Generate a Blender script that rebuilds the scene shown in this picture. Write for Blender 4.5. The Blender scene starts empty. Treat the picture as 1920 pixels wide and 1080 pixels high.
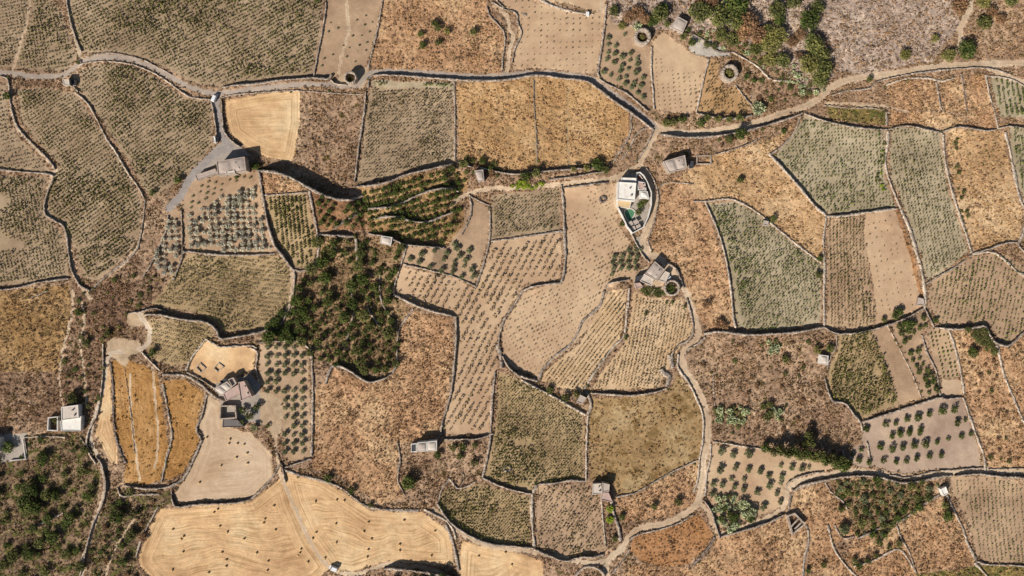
import bpy, math, random
import numpy as np
from mathutils import Vector
random.seed(7); RNG = np.random.default_rng(7)
SC = bpy.context.scene; COL = SC.collection
# ---------------------------------------------------------------- camera, light, exposure
S = 0.3            # metres per photo pixel on the ground
CH = 400.0         # flying height of the camera
cam = bpy.data.cameras.new('camera'); camo = bpy.data.objects.new('camera', cam); COL.objects.link(camo)
camo.location = (0, 0, CH); cam.sensor_width = 36; cam.lens = 36 * CH / (1920 * S); cam.clip_start = 1; cam.clip_end = 6000
SC.camera = camo
SUN_EL = math.radians(35); SX, SY = 0.64, 0.77
w = bpy.data.worlds.new('World'); SC.world = w; w.use_nodes = True
nt = w.node_tree; sky = nt.nodes.new('ShaderNodeTexSky'); sky.sky_type = 'NISHITA'; sky.sun_disc = False
sky.sun_elevation = SUN_EL; sky.sun_rotation = math.atan2(-SX, -SY)
nt.nodes['Background'].inputs[1].default_value = 0.05
nt.links.new(sky.outputs[0], nt.nodes['Background'].inputs[0])
sl = bpy.data.lights.new('sun', 'SUN'); sl.energy = 4.9; sl.angle = math.radians(0.5); sl.color = (1, 0.94, 0.87)
so = bpy.data.objects.new('sun', sl); COL.objects.link(so)
so.rotation_euler = Vector((SX*math.cos(SUN_EL), SY*math.cos(SUN_EL), -math.sin(SUN_EL))).to_track_quat('-Z', 'Y').to_euler()
so.location = (0, 0, 300)
SC.view_settings.view_transform = 'Standard'; SC.view_settings.look = 'None'
SC.view_settings.exposure = 0.36; SC.view_settings.gamma = 1
K = 1.25           # sunlit display value of a white surface
# ---------------------------------------------------------------- helpers
def lin(c, k=None):
    k = K if k is None else k
    return tuple((( (v/255)/12.92 if v/255 <= .04045 else ((v/255+.055)/1.055)**2.4))/k for v in c) + (1,)
def tag(o, label=None, cat=None, group=None, kind=None):
    if label: o['label'] = label
    if cat: o['category'] = cat
    if group: o['group'] = group
    if kind: o['kind'] = kind
    return o
def link(o, parent=None):
    COL.objects.link(o)
    if parent: o.parent = parent
    return o
def empty(name, loc, rz=0):
    o = bpy.data.objects.new(name, None); o.empty_display_size = .5; COL.objects.link(o)
    o.location = loc; o.rotation_euler[2] = rz; return o
def mesh_np(name, V, F, mats, mi=None, smooth=False, edge=None):
    """V (n,3), F (m,4) quads"""
    me = bpy.data.meshes.new(name); V = np.asarray(V, np.float32); F = np.asarray(F, np.int32)
    k = F.shape[1]
    me.vertices.add(len(V)); me.vertices.foreach_set('co', V.ravel())
    me.loops.add(F.size); me.loops.foreach_set('vertex_index', F.ravel())
    me.polygons.add(len(F)); me.polygons.foreach_set('loop_start', np.arange(0, F.size, k, dtype=np.int32))
    me.polygons.foreach_set('loop_total', np.full(len(F), k, np.int32))
    for m in (mats if isinstance(mats, (list, tuple)) else [mats]): me.materials.append(m)
    if mi is not None: me.polygons.foreach_set('material_index', np.asarray(mi, np.int32))
    me.update(calc_edges=True); me.validate()
    if edge is not None: me.attributes.new('edge', 'FLOAT', 'POINT').data.foreach_set('value', np.asarray(edge, np.float32))
    if smooth: me.polygons.foreach_set('use_smooth', np.ones(len(F), bool))
    return me
class MB:
    """collects polygons for one mesh"""
    def __init__(s): s.v = []; s.f = []; s.m = []
    def poly(s, pts, m=0):
        n = len(s.v); s.v += [tuple(p) for p in pts]; s.f.append(tuple(range(n, n+len(pts)))); s.m.append(m)
    def prism(s, pts, z0, z1, m=0, top=True, bottom=True):
        """pts ccw list (x,y)"""
        a = sum(pts[i][0]*pts[(i+1) % len(pts)][1]-pts[(i+1) % len(pts)][0]*pts[i][1] for i in range(len(pts)))
        if a < 0: pts = pts[::-1]
        k = len(pts); n = len(s.v)
        s.v += [(p[0], p[1], z0) for p in pts] + [(p[0], p[1], z1) for p in pts]
        for i in range(k):
            j = (i+1) % k; s.f.append((n+i, n+j, n+k+j, n+k+i)); s.m.append(m)
        if top: s.f.append(tuple(n+k+i for i in range(k))); s.m.append(m)
        if bottom: s.f.append(tuple(n+i for i in range(k))[::-1]); s.m.append(m)
    def box(s, c, d, rz=0, m=0):
        cx, cy, cz = c; a, b = math.cos(rz), math.sin(rz); dx, dy, dz = d[0]/2, d[1]/2, d[2]/2
        s.prism([(cx+a*x-b*y, cy+b*x+a*y) for x, y in ((-dx,-dy),(dx,-dy),(dx,dy),(-dx,dy))], cz-dz, cz+dz, m)
    def tube(s, p0, p1, r0, r1, n=6, m=0):
        p0 = Vector(p0); p1 = Vector(p1); d = (p1-p0).normalized()
        u = d.orthogonal().normalized(); v = d.cross(u); k = len(s.v)
        for p, r in ((p0, r0), (p1, r1)):
            for i in range(n):
                t = 2*math.pi*i/n; s.v.append(tuple(p+u*(r*math.cos(t))+v*(r*math.sin(t))))
        for i in range(n):
            j = (i+1) % n; s.f.append((k+i, k+j, k+n+j, k+n+i)); s.m.append(m)
        s.f.append(tuple(k+n+i for i in range(n))); s.m.append(m); s.f.append(tuple(k+i for i in range(n))[::-1]); s.m.append(m)
    def build(s, name, mats, parent=None, smooth=False):
        me = bpy.data.meshes.new(name); me.from_pydata(s.v, [], s.f)
        for m in (mats if isinstance(mats, (list, tuple)) else [mats]): me.materials.append(m)
        me.polygons.foreach_set('material_index', s.m)
        if smooth: me.polygons.foreach_set('use_smooth', [True]*len(s.f))
        me.update(); return link(bpy.data.objects.new(name, me), parent)
def _h(ix, iy, seed):
    n = (ix.astype(np.int64)*374761393 + iy.astype(np.int64)*668265263 + seed*974634777) & 0xffffffff
    n = ((n ^ (n >> 13)) * 1274126177) & 0xffffffff
    n = ((n ^ (n >> 16)) * 2246822519) & 0xffffffff
    return ((n ^ (n >> 15)) & 0xffffff) / float(0xffffff)
def vn(x, y, s, seed=0):
    x = np.asarray(x, float)/s + 500; y = np.asarray(y, float)/s + 500
    ix = np.floor(x); iy = np.floor(y); fx = x-ix; fy = y-iy
    fx = fx*fx*(3-2*fx); fy = fy*fy*(3-2*fy)
    a = _h(ix, iy, seed); b = _h(ix+1, iy, seed); c = _h(ix, iy+1, seed); d = _h(ix+1, iy+1, seed)
    return (a*(1-fx)+b*fx)*(1-fy) + (c*(1-fx)+d*fx)*fy
def inside(poly, X, Y):
    r = np.zeros(X.shape, bool); n = len(poly)
    for i in range(n):
        x1, y1 = poly[i]; x2, y2 = poly[(i+1) % n]
        if y1 == y2: continue
        c = ((y1 > Y) != (y2 > Y)); r ^= c & (X < (x2-x1)*(Y-y1)/(y2-y1)+x1)
    return r
def spline(pts, step=3.0, closed=False):
    P = [np.array(p, float) for p in pts]; out = []; n = len(P)
    if n < 3 and not closed:
        m = max(1, int(np.linalg.norm(P[1]-P[0])/step)); return np.array([P[0]+(P[1]-P[0])*k/m for k in range(m+1)])
    rng_ = n if closed else n-1
    for i in range(rng_):
        g = (lambda k: P[k % n]) if closed else (lambda k: P[min(max(k, 0), n-1)])
        p0, p1, p2, p3 = g(i-1), g(i), g(i+1), g(i+2)
        L = np.linalg.norm(p2-p1); m = max(1, int(L/step))
        d0, d3 = np.linalg.norm(p1-p0), np.linalg.norm(p3-p2)
        m1 = (p2-p0)/(L+d0+1e-6)*L; m2 = (p3-p1)/(L+d3+1e-6)*L
        for k in range(m):
            t = k/m; out.append((2*t**3-3*t*t+1)*p1+(t**3-2*t*t+t)*m1+(-2*t**3+3*t*t)*p2+(t**3-t*t)*m2)
    if not closed: out.append(P[-1])
    return np.array(out)
def dist_line(Q, X, Y, want=False):
    """distance to polyline; also arc position and side (>0 : line's left in image with y down)"""
    best = np.full(X.shape, 1e9); sd = np.zeros(X.shape); arc = np.zeros(X.shape); acc = 0
    for a, b in zip(Q[:-1], Q[1:]):
        d = b-a; L = math.hypot(*d)
        if L < 1e-6: continue
        t = np.clip(((X-a[0])*d[0]+(Y-a[1])*d[1])/L**2, 0, 1)
        ex = X-a[0]-t*d[0]; ey = Y-a[1]-t*d[1]; D = np.hypot(ex, ey); k = D < best
        best = np.where(k, D, best)
        if want: sd = np.where(k, d[0]*ey-d[1]*ex, sd); arc = np.where(k, acc+t*L, arc)
        acc += L
    return (best, arc, sd, acc) if want else best
# ---------------------------------------------------------------- materials
def newmat(name):
    m = bpy.data.materials.new(name); m.use_nodes = True; nt = m.node_tree
    b = nt.nodes['Principled BSDF']; b.inputs['Roughness'].default_value = .95
    try: b.inputs['Specular IOR Level'].default_value = .15
    except Exception: pass
    return m, nt, b
def N(nt, t, **kw):
    n = nt.nodes.new(t)
    for k, v in kw.items(): setattr(n, k, v)
    return n
def ramp(nt, fac, cols):
    r = N(nt, 'ShaderNodeValToRGB'); nt.links.new(fac, r.inputs[0]); e = r.color_ramp.elements
    while len(e) < len(cols): e.new(.5)
    for i, (p, c) in enumerate(cols): e[i].position = p; e[i].color = c
    return r.outputs[0]
def noise(nt, vec, scale, detail=3, rough=.6):
    n = N(nt, 'ShaderNodeTexNoise'); n.inputs['Scale'].default_value = scale; n.inputs['Detail'].default_value = detail
    n.inputs['Roughness'].default_value = rough; nt.links.new(vec, n.inputs['Vector']); return n.outputs['Fac']
def mix(nt, a, b, fac=1.0, mode='MULTIPLY'):
    m = N(nt, 'ShaderNodeMix', data_type='RGBA', blend_type=mode)
    if isinstance(fac, float): m.inputs[0].default_value = fac
    else: nt.links.new(fac, m.inputs[0])
    for s, v in ((m.inputs[6], a), (m.inputs[7], b)):
        if isinstance(v, tuple): s.default_value = v
        else: nt.links.new(v, s)
    return m.outputs[2]
def grey(v): return (v, v, v, 1)
def ground_mat(name, c0, c1, c2, big=.035, mid=.22, fine=1.3, con=.25, bump=.35, stripe=None, spots=None, ruts=False):
    """c0..c2: sunlit sRGB tones; stripe=(angle deg in photo, spacing px, strength, distortion)"""
    m, nt, b = newmat(name); co = N(nt, 'ShaderNodeTexCoord').outputs['Object']
    n1 = noise(nt, co, big, 4, .65); n2 = noise(nt, co, mid, 3); n3 = noise(nt, co, fine, 4, .75)
    col = ramp(nt, n1, [(.34, lin(c0)), (.5, lin(c1)), (.66, lin(c2))])
    col = mix(nt, col, ramp(nt, n2, [(.3, grey(1-con)), (.5, grey(1)), (.72, grey(1+con*.8))]))
    col = mix(nt, col, ramp(nt, n3, [(.3, grey(1-con*1.2)), (.5, grey(1)), (.7, grey(1+con))]))
    if spots:
        n4 = noise(nt, co, spots[1], 3, .7)
        col = mix(nt, col, lin(spots[0]), ramp(nt, n4, [(spots[2], grey(0)), (spots[2]+.09, grey(1))]), 'MIX')
    if stripe:
        a, sp, st, ds = stripe
        at = N(nt, 'ShaderNodeAttribute', attribute_name='edge'); mp = N(nt, 'ShaderNodeMapping'); mp.inputs['Rotation'].default_value[2] = math.radians(a)
        nt.links.new(co, mp.inputs['Vector']); sx = N(nt, 'ShaderNodeSeparateXYZ'); nt.links.new(mp.outputs[0], sx.inputs[0])
        wn = noise(nt, co, .02, 2); wm = N(nt, 'ShaderNodeMath', operation='MULTIPLY_ADD'); nt.links.new(wn, wm.inputs[0]); wm.inputs[1].default_value = ds*7; nt.links.new(sx.outputs[1], wm.inputs[2])
        def lines(v, k):
            cb = N(nt, 'ShaderNodeCombineXYZ'); q = N(nt, 'ShaderNodeMath', operation='MULTIPLY'); nt.links.new(v, q.inputs[0]); q.inputs[1].default_value = k
            q2 = N(nt, 'ShaderNodeMath', operation='MULTIPLY'); nt.links.new(sx.outputs[0], q2.inputs[0]); q2.inputs[1].default_value = .035
            nt.links.new(q.outputs[0], cb.inputs[0]); nt.links.new(q2.outputs[0], cb.inputs[1]); return noise(nt, cb.outputs[0], 1, 3, .7)
        kf = 5.0/sp; la = lines(at.outputs['Fac'], kf); lb = lines(wm.outputs[0], kf)
        fm = N(nt, 'ShaderNodeMapRange'); nt.links.new(at.outputs['Fac'], fm.inputs[0]); fm.inputs[1].default_value = 6; fm.inputs[2].default_value = 11
        mx = N(nt, 'ShaderNodeMix'); nt.links.new(fm.outputs[0], mx.inputs[0]); nt.links.new(la, mx.inputs[2]); nt.links.new(lb, mx.inputs[3])
        col = mix(nt, col, ramp(nt, mx.outputs[0], [(.36, (1-st*2.6, 1-st*3.0, 1-st*3.6, 1)), (.5, grey(1)), (.64, grey(1+st*1.5))]))
    if False:
        a, sp, st, ds = stripe
        mp = N(nt, 'ShaderNodeMapping'); mp.inputs['Rotation'].default_value[2] = math.radians(a+90)
        nt.links.new(co, mp.inputs['Vector'])
        wv = N(nt, 'ShaderNodeTexWave', wave_type='BANDS', bands_direction='X'); wv.inputs['Scale'].default_value = 1/(sp*S)*.314
        wv.inputs['Distortion'].default_value = ds; wv.inputs['Detail'].default_value = 3; wv.inputs['Detail Scale'].default_value = .6
        nt.links.new(mp.outputs[0], wv.inputs['Vector'])
        col = mix(nt, col, ramp(nt, wv.outputs['Fac'], [(.25, grey(1-st)), (.75, grey(1+st*.6))]))
    if ruts:
        at = N(nt, 'ShaderNodeAttribute', attribute_name='edge')
        col = mix(nt, col, ramp(nt, at.outputs['Fac'], [(0, (.8, .8, .72, 1)), (.35, (.86, .86, .8, 1)), (.6, grey(1.1)), (1.0, grey(.98))]), noise(nt, co, .15, 3))
    nt.links.new(col, b.inputs['Base Color'])
    if bump:
        bp = N(nt, 'ShaderNodeBump'); bp.inputs['Strength'].default_value = bump; bp.inputs['Distance'].default_value = .35
        nt.links.new(n3, bp.inputs['Height']); nt.links.new(bp.outputs[0], b.inputs['Normal'])
    return m
def leaf_mat(name, cols, k=1.0):
    """cols: list of albedo-like sRGB tones, one picked per leaf clump"""
    m, nt, b = newmat(name); g = N(nt, 'ShaderNodeNewGeometry'); n = len(cols)
    isl = ramp(nt, g.outputs['Random Per Island'], [(i/max(1, n-1), lin(c, k)) for i, c in enumerate(cols)])
    oi = N(nt, 'ShaderNodeObjectInfo')
    v = ramp(nt, oi.outputs['Random'], [(0, grey(.8)), (1, grey(1.25))])
    nz = noise(nt, g.outputs['Position'], .12, 3)
    v2 = ramp(nt, nz, [(.3, (.78, .8, .8, 1)), (.7, (1.25, 1.2, 1.05, 1))])
    nt.links.new(mix(nt, mix(nt, isl, v), v2), b.inputs['Base Color']); return m
def stone_mat(name, c0, c1, scale=1.1, bump=.5):
    m, nt, b = newmat(name); co = N(nt, 'ShaderNodeTexCoord').outputs['Object']
    v = N(nt, 'ShaderNodeTexVoronoi'); v.inputs['Scale'].default_value = scale; nt.links.new(co, v.inputs['Vector'])
    sp = N(nt, 'ShaderNodeSeparateColor'); nt.links.new(v.outputs['Color'], sp.inputs[0])
    col = ramp(nt, sp.outputs[0], [(0, lin(c0)), (1, lin(c1))])
    edge = ramp(nt, v.outputs['Distance'], [(.45, grey(1)), (.8, grey(.62))])
    col = mix(nt, col, edge); col = mix(nt, col, ramp(nt, noise(nt, co, .15, 3), [(.3, grey(.78)), (.7, grey(1.2))]))
    nt.links.new(col, b.inputs['Base Color'])
    bp = N(nt, 'ShaderNodeBump'); bp.inputs['Strength'].default_value = bump; bp.inputs['Distance'].default_value = .15; bp.invert = True
    nt.links.new(v.outputs['Distance'], bp.inputs['Height']); nt.links.new(bp.outputs[0], b.inputs['Normal']); return m
def plain_mat(name, c, rough=.7, var=.18, scale=.8, stain=None, spec=.3, metal=0):
    m, nt, b = newmat(name); co = N(nt, 'ShaderNodeTexCoord').outputs['Object']
    col = mix(nt, lin(c), ramp(nt, noise(nt, co, scale, 5, .7), [(.3, grey(1-var)), (.7, grey(1+var*.5))]))
    if stain: col = mix(nt, col, lin(stain), ramp(nt, noise(nt, co, .35, 4, .7), [(.52, grey(0)), (.66, grey(.75))]), 'MIX')
    nt.links.new(col, b.inputs['Base Color']); b.inputs['Roughness'].default_value = rough
    b.inputs['Specular IOR Level'].default_value = spec; b.inputs['Metallic'].default_value = metal; return m
M = {}
M['stone'] = stone_mat('dry_stone', (128, 112, 100), (205, 188, 168))
M['stone_pale'] = stone_mat('pale_stone', (165, 148, 130), (228, 210, 188))
M['stone_dark'] = stone_mat('dark_stone', (92, 80, 74), (165, 148, 134))
M['bark'] = plain_mat('bark', (95, 78, 62), .9, .3, 3)
M['vine'] = leaf_mat('vine_leaf', [(58, 64, 28), (86, 90, 40), (114, 112, 58), (72, 76, 34)])
M['vine_dull'] = leaf_mat('dull_vine_leaf', [(66, 64, 34), (92, 86, 48), (118, 106, 66), (80, 74, 42)])
M['vine_green'] = leaf_mat('green_vine_leaf', [(54, 72, 26), (84, 100, 36), (116, 124, 56), (66, 84, 30)])
M['vine_pale'] = leaf_mat('pale_vine_leaf', [(104, 90, 58), (128, 110, 76), (92, 84, 54)])
M['olive'] = leaf_mat('olive_leaf', [(66, 72, 48), (98, 102, 72), (126, 128, 96), (82, 88, 58)])
M['silver'] = leaf_mat('silver_olive_leaf', [(140, 138, 122), (176, 172, 156), (204, 198, 180), (156, 152, 138)])
M['dark_tree'] = leaf_mat('evergreen_leaf', [(36, 50, 22), (62, 76, 34), (98, 104, 50), (48, 62, 28), (78, 88, 42)])
M['mid_tree'] = leaf_mat('shrub_leaf', [(48, 58, 30), (78, 82, 44), (112, 110, 64), (64, 70, 36)])
M['gold_tree'] = leaf_mat('yellow_green_leaf', [(76, 78, 40), (108, 104, 56), (134, 126, 76), (70, 74, 38)])
M['rust_tree'] = leaf_mat('rust_leaf', [(104, 76, 58), (140, 106, 82), (122, 92, 66), (96, 84, 56)])
M['bright'] = leaf_mat('bright_leaf', [(100, 120, 30), (150, 165, 45), (80, 104, 34)])
M['cactus'] = leaf_mat('cactus_pad', [(96, 112, 72), (150, 160, 116), (198, 196, 160), (76, 92, 54)])
M['bush_small'] = leaf_mat('small_bush_leaf', [(84, 74, 50), (110, 98, 68), (74, 72, 46)])
M['bush_t'] = leaf_mat('brown_bush_leaf', [(84, 70, 46), (108, 90, 62), (128, 108, 76), (90, 84, 54)])
M['t_dry'] = leaf_mat('dry_grass_blade', [(164, 128, 88), (186, 150, 106), (200, 166, 122), (174, 138, 98)])
M['t_rust'] = leaf_mat('rusty_scrub_blade', [(128, 96, 74), (152, 118, 92), (174, 140, 110), (140, 106, 82)])
M['t_green'] = leaf_mat('green_scrub_blade', [(98, 90, 56), (122, 112, 72), (146, 134, 90), (108, 100, 62)])
M['t_mauve'] = leaf_mat('grey_scrub_blade', [(134, 114, 102), (164, 142, 126), (186, 164, 144)])
M['t_yellow'] = leaf_mat('straw_blade', [(176, 142, 96), (198, 164, 114), (210, 180, 132)])
M['t_brown'] = leaf_mat('brown_scrub_blade', [(108, 84, 62), (138, 112, 84), (168, 138, 106), (122, 100, 72)])
TUFTS = ['t_dry', 't_rust', 't_green', 't_mauve', 't_yellow', 't_brown']
# ---------------------------------------------------------------- the plan: fields, roads, walls (photo pixels on the ground)
PAL = {  # ground styles: three tones, kwargs, micro relief (m), tufts per 100 m2, tuft mix
 'pink':   ((156,132,106),(171,147,118),(186,162,132), dict(con=.12, bump=.2), .03, 0, None),
 'grey':   ((162,146,118),(178,161,131),(192,175,145), dict(con=.14, bump=.2, spots=((158,152,116), .25, .64)), .04, 3, {'t_green':1}),
 'tan':    ((188,154,122),(202,170,136),(214,184,148), dict(con=.1, bump=.15), .03, 0, None),
 'tanb':   ((166,136,108),(182,152,122),(196,166,132), dict(con=.14, bump=.2), .04, 0, None),
 'brown':  ((158,132,98),(174,148,110),(188,162,124), dict(con=.16, bump=.25), .05, 2, {'t_dry':1}),
 'straw':  ((200,160,118),(218,180,134),(230,200,156), dict(con=.16, bump=.25, stripe=(2, 8, .1, 5)), .03, 0, None),
 'gold':   ((166,120,68),(182,136,82),(198,154,102), dict(con=.16, bump=.3), 0.14, 40, {'t_gold':1}),
 'pale':   ((190,160,128),(204,176,144),(214,188,158), dict(con=.08, bump=.15), .03, 0, None),
 'orange': ((172,132,98),(196,156,118),(212,178,136), dict(con=.3, bump=.5, spots=((112,82,52), .16, .62)), 0.32, 84, {'t_dry':.5,'t_rust':.35,'t_green':.15}),
 'yscrub': ((178,142,102),(202,166,124),(220,188,146), dict(con=.26, bump=.5, spots=((136,104,60), .14, .62)), 0.26, 80, {'t_yellow':.3,'t_dry':.5,'t_green':.1,'t_rust':.1}),
 'bscrub': ((150,120,96),(174,144,116),(198,168,136), dict(con=.32, bump=.5, spots=((96,80,46), .14, .58)), 0.38, 88, {'t_brown':.45,'t_rust':.25,'t_dry':.2,'t_green':.1}),
 'meadow': ((150,120,82),(170,140,98),(190,164,122), dict(con=.2, bump=.4, spots=((134,108,68), .12, .52)), 0.18, 34, {'t_dry':.6,'t_brown':.4}),
 'rust':   ((164,118,76),(182,134,92),(196,152,110), dict(con=.2, bump=.4), 0.2, 56, {'t_rust':.5,'t_dry':.5}),
 'mauve':  ((166,144,128),(188,166,148),(208,186,164), dict(con=.28, bump=.5, spots=((118,98,84), .2, .56)), 0.38, 78, {'t_mauve':.6,'t_dry':.25,'t_rust':.15}),
 'wood':   ((128,102,74),(156,126,94),(184,152,116), dict(con=.3, bump=.5), 0.4, 80, {'t_brown':.4,'t_green':.4,'t_dry':.2}),
 'gravel': ((158,146,134),(176,164,150),(192,180,164), dict(con=.1, bump=.2), .02, 0, None),
 'herb':   ((130,112,66),(150,128,78),(170,146,94), dict(con=.28, bump=.4, spots=((98,98,48), .2, .5)), 0.34, 84, {'t_green':.6,'t_dry':.4}),
}
M['t_gold'] = leaf_mat('golden_stubble_blade', [(150, 112, 62), (180, 138, 82), (198, 156, 100)]); TUFTS.append('t_gold')
# field: (short name used in labels, style, polygon, plants)
# plants: (kind, angle of rows in photo deg, spacing between rows, spacing in row, size, share kept, jitter)
F = []
def field(desc, style, poly, plants=None, **kw): F.append(dict(desc=desc, style=style, poly=poly, plants=plants, kw=kw))
E = 90
field('the top left corner vineyard','pink',[(-E,-E),(68,-E),(58,20),(48,60),(35,92),(22,128),(-E,125)],('vine_dull',80,6.3,5.9,0.80,.92,.8))
field('the grass-striped corner vineyard','pink',[(68,-E),(97,-E),(97,2),(117,22),(124,50),(135,78),(143,105),(130,128),(110,134),(60,132),(25,128),(40,90),(54,50),(62,0)],('vine',80,6.3,5.9,0.92,.93,.8))
field('the large green top vineyard','pink',[(124,-E),(124,0),(137,50),(156,98),(190,99),(220,99),(260,106),(290,118),(315,129),(345,147),(370,157),(400,162),(480,152),(520,146),(585,141),(590,120),(600,60),(607,10),(607,-E)],('vine',62,6.3,5.9,1.04,.93,.9))
field('the bare sandy strip','tanb',[(612,-E),(612,0),(603,60),(592,120),(588,147),(640,140),(685,125),(690,115),(705,60),(717,0),(720,-E)])
field('the scrub with seven trees','orange',[(722,-E),(719,0),(709,50),(698,105),(695,127),(760,130),(850,135),(940,138),(943,95),(946,70),(930,40),(912,14),(905,-E)])
field('the dotted top centre field','tan',[(950,-E),(922,-5),(940,15),(968,28),(973,60),(965,100),(960,132),(1010,128),(1100,137),(1117,140),(1124,100),(1131,50),(1134,20),(1100,30),(1010,8),(985,-5),(985,-E)],('small_bush',88,12,11,.72,.85,1.8))
field('the lane end by the white shed','tan',[(985,-E),(1020,4),(1060,6),(1110,22),(1136,22),(1136,-E)])
field('the wedge of spaced olives','tanb',[(1136,28),(1160,50),(1190,50),(1200,88),(1221,88),(1219,150),(1222,202),(1200,195),(1170,172),(1127,148),(1126,120),(1131,90)])
field('the thin vine patch','tan',[(1222,78),(1245,60),(1290,95),(1310,105),(1328,110),(1305,205),(1290,215),(1240,208),(1228,205),(1221,150)],('small_bush',86,9.5,8,.75,.9,1,lambda x,y: y>132 or (y>110 and x<1240)))
field('the ochre vine patch','tanb3',[(1331,108),(1350,118),(1345,140),(1360,168),(1378,160),(1395,180),(1408,198),(1400,214),(1306,212)],('vine_pale',80,6.3,5.9,0.80,.9,.8))
field('the brown shrub slope','bscrub',[(1372,105),(1440,125),(1475,165),(1520,180),(1480,200),(1420,215),(1400,185),(1378,150)])
field('the mauve stony heath','mauve',[(1560,-E),(1560,30),(1547,60),(1555,100),(1565,133),(1620,140),(1700,122),(1750,115),(1765,90),(1800,50),(1790,0),(1790,-E)])
field('the pale rocky ground','mauve',[(1136,-E),(1560,-E),(1560,30),(1547,60),(1552,120),(1565,140),(1530,180),(1480,140),(1420,100),(1340,60),(1300,60),(1240,55),(1200,55),(1150,45),(1136,20)])
field('the first orange terrace','orange',[(1665,155),(1700,149),(1755,151),(1763,205),(1690,207),(1668,197)])
field('the second orange terrace','orange',[(1764,153),(1805,143),(1812,212),(1770,210)])
field('the third orange terrace','orange',[(1812,140),(1847,143),(1868,237),(1815,232)])
field('the striped corner vineyard','grey',[(1855,142),(1900,150),(1925,166),(1960,175),(2000,180),(2000,222),(1876,220)],('vine_green',82,9,4.2,1.00,.95,.5))
field('the grassy roadside bank','herb',[(1548,200),(1600,200),(1664,206),(1664,234),(1610,230),(1560,222)])
field('the long orange bank','orange',[(1668,207),(1770,212),(1868,238),(1868,240),(1780,243),(1668,234)])
field('the weedy grey vineyard','grey',[(1508,218),(1560,228),(1610,236),(1661,241),(1661,300),(1658,330),(1680,388),(1600,399),(1552,401),(1520,373),(1452,290),(1480,262)],('vine_green',86,6.3,5.9,0.76,.88,1.2))
field('the fine checkered vineyard','grey',[(1672,238),(1720,240),(1763,248),(1768,300),(1778,360),(1798,420),(1815,470),(1780,500),(1738,528),(1727,480),(1707,420),(1692,380),(1670,330),(1668,290)],('vine',80,6.3,5.9,0.72,.95,.6))
field('the straw coloured paddock','yscrub',[(1777,240),(1830,245),(1880,248),(1888,290),(1903,350),(1916,395),(1911,445),(1880,462),(1830,473),(1817,445),(1802,400),(1787,340),(1777,290)])
field('the right edge vineyard','grey',[(1893,235),(2000,235),(2000,460),(1925,395),(1907,340),(1895,280)],('vine_green',85,6.3,5.9,0.88,.9,1))
field('the half planted strip','tanb',[(1551,406),(1625,400),(1620,440),(1645,610),(1600,618),(1551,610)],('vine',88,6.3,5.9,0.78,.92,.8), stripe=(-88,6,.09,.4))
field('the bare half strip','tan',[(1625,400),(1676,393),(1690,430),(1706,480),(1724,550),(1727,577),(1690,595),(1645,610),(1635,520),(1620,440)],('small_bush',80,11,9,.7,.55,1.5))
field('the narrow orange verge','rust',[(1678,393),(1683,393),(1700,440),(1716,490),(1733,560),(1727,565),(1708,490),(1692,430)])
field('the wide right vineyard','tanb',[(1745,530),(1780,505),(1830,480),(1870,475),(1890,480),(1925,505),(2000,530),(2000,620),(1940,600),(1910,630),(1890,643),(1872,638),(1855,608),(1800,606),(1762,610),(1752,590),(1740,560)],('vine_green',12,8,7.2,0.84,.92,1))
field('the brown edge bank','bscrub',[(1875,470),(1915,450),(2000,450),(2000,525),(1925,500),(1890,475)])
field('the dense green vineyard','grey',[(1327,382),(1380,378),(1420,402),(1470,441),(1540,497),(1540,560),(1538,604),(1470,617),(1420,619),(1384,615),(1377,560),(1372,520),(1357,460),(1342,420)],('vine_green',83,6.3,5.9,0.96,.93,.9))
field('the orange heath by the lane','orange',[(1238,345),(1275,330),(1300,355),(1320,378),(1337,430),(1366,520),(1374,615),(1330,620),(1312,600),(1295,555),(1280,520),(1250,488),(1222,470),(1222,440),(1236,400),(1240,360)])
field('the yellow heath','yscrub',[(1340,290),(1400,262),(1460,245),(1500,220),(1445,288),(1548,405),(1546,492),(1470,437),(1420,397),(1380,372),(1320,376),(1280,340),(1275,330)])
field('the shrubby bank above the house','bscrub',[(1245,252),(1300,255),(1400,243),(1500,215),(1500,225),(1445,262),(1340,290),(1240,290),(1228,275)])
field('the brown bushy heath','bscrub',[(1300,640),(1330,633),(1400,632),(1545,614),(1565,640),(1550,660),(1546,700),(1558,735),(1600,790),(1618,812),(1580,860),(1520,845),(1450,838),(1400,832),(1337,828),(1334,780),(1320,735),(1294,690),(1287,665)])
field('the bushy green vineyard','brown',[(1572,626),(1632,616),(1655,665),(1688,757),(1612,785),(1597,765),(1582,754),(1562,750),(1551,720),(1556,690),(1564,670),(1573,650)],('vine',66,6.3,5.9,1.16,.95,1.0))
field('the bare brown strip','tanb',[(1632,616),(1664,609),(1700,680),(1727,745),(1688,758),(1655,665)])
field('the dark olive wedge','tanb',[(1668,606),(1730,584),(1741,600),(1727,620),(1730,650),(1752,700),(1762,740),(1733,748),(1700,675),(1680,635)])
field('the slim vine plot','tanb',[(1737,620),(1746,615),(1778,620),(1799,690),(1797,708),(1765,712),(1756,690),(1748,660)],('vine_green',80,8,7.2,0.92,.95,.7))
field('the small dry yard','pale',[(1765,712),(1800,712),(1805,742),(1764,744)])
field('the mottled right slope','orange',[(1785,615),(1850,615),(1865,645),(1870,660),(1880,700),(1905,760),(1925,810),(2000,880),(1860,880),(1850,870),(1835,800),(1812,745),(1800,700)])
field('the sandy right slope','orange',[(1872,650),(1895,650),(1935,612),(2000,625),(2000,880),(1925,805),(1905,750),(1885,700)])
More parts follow.
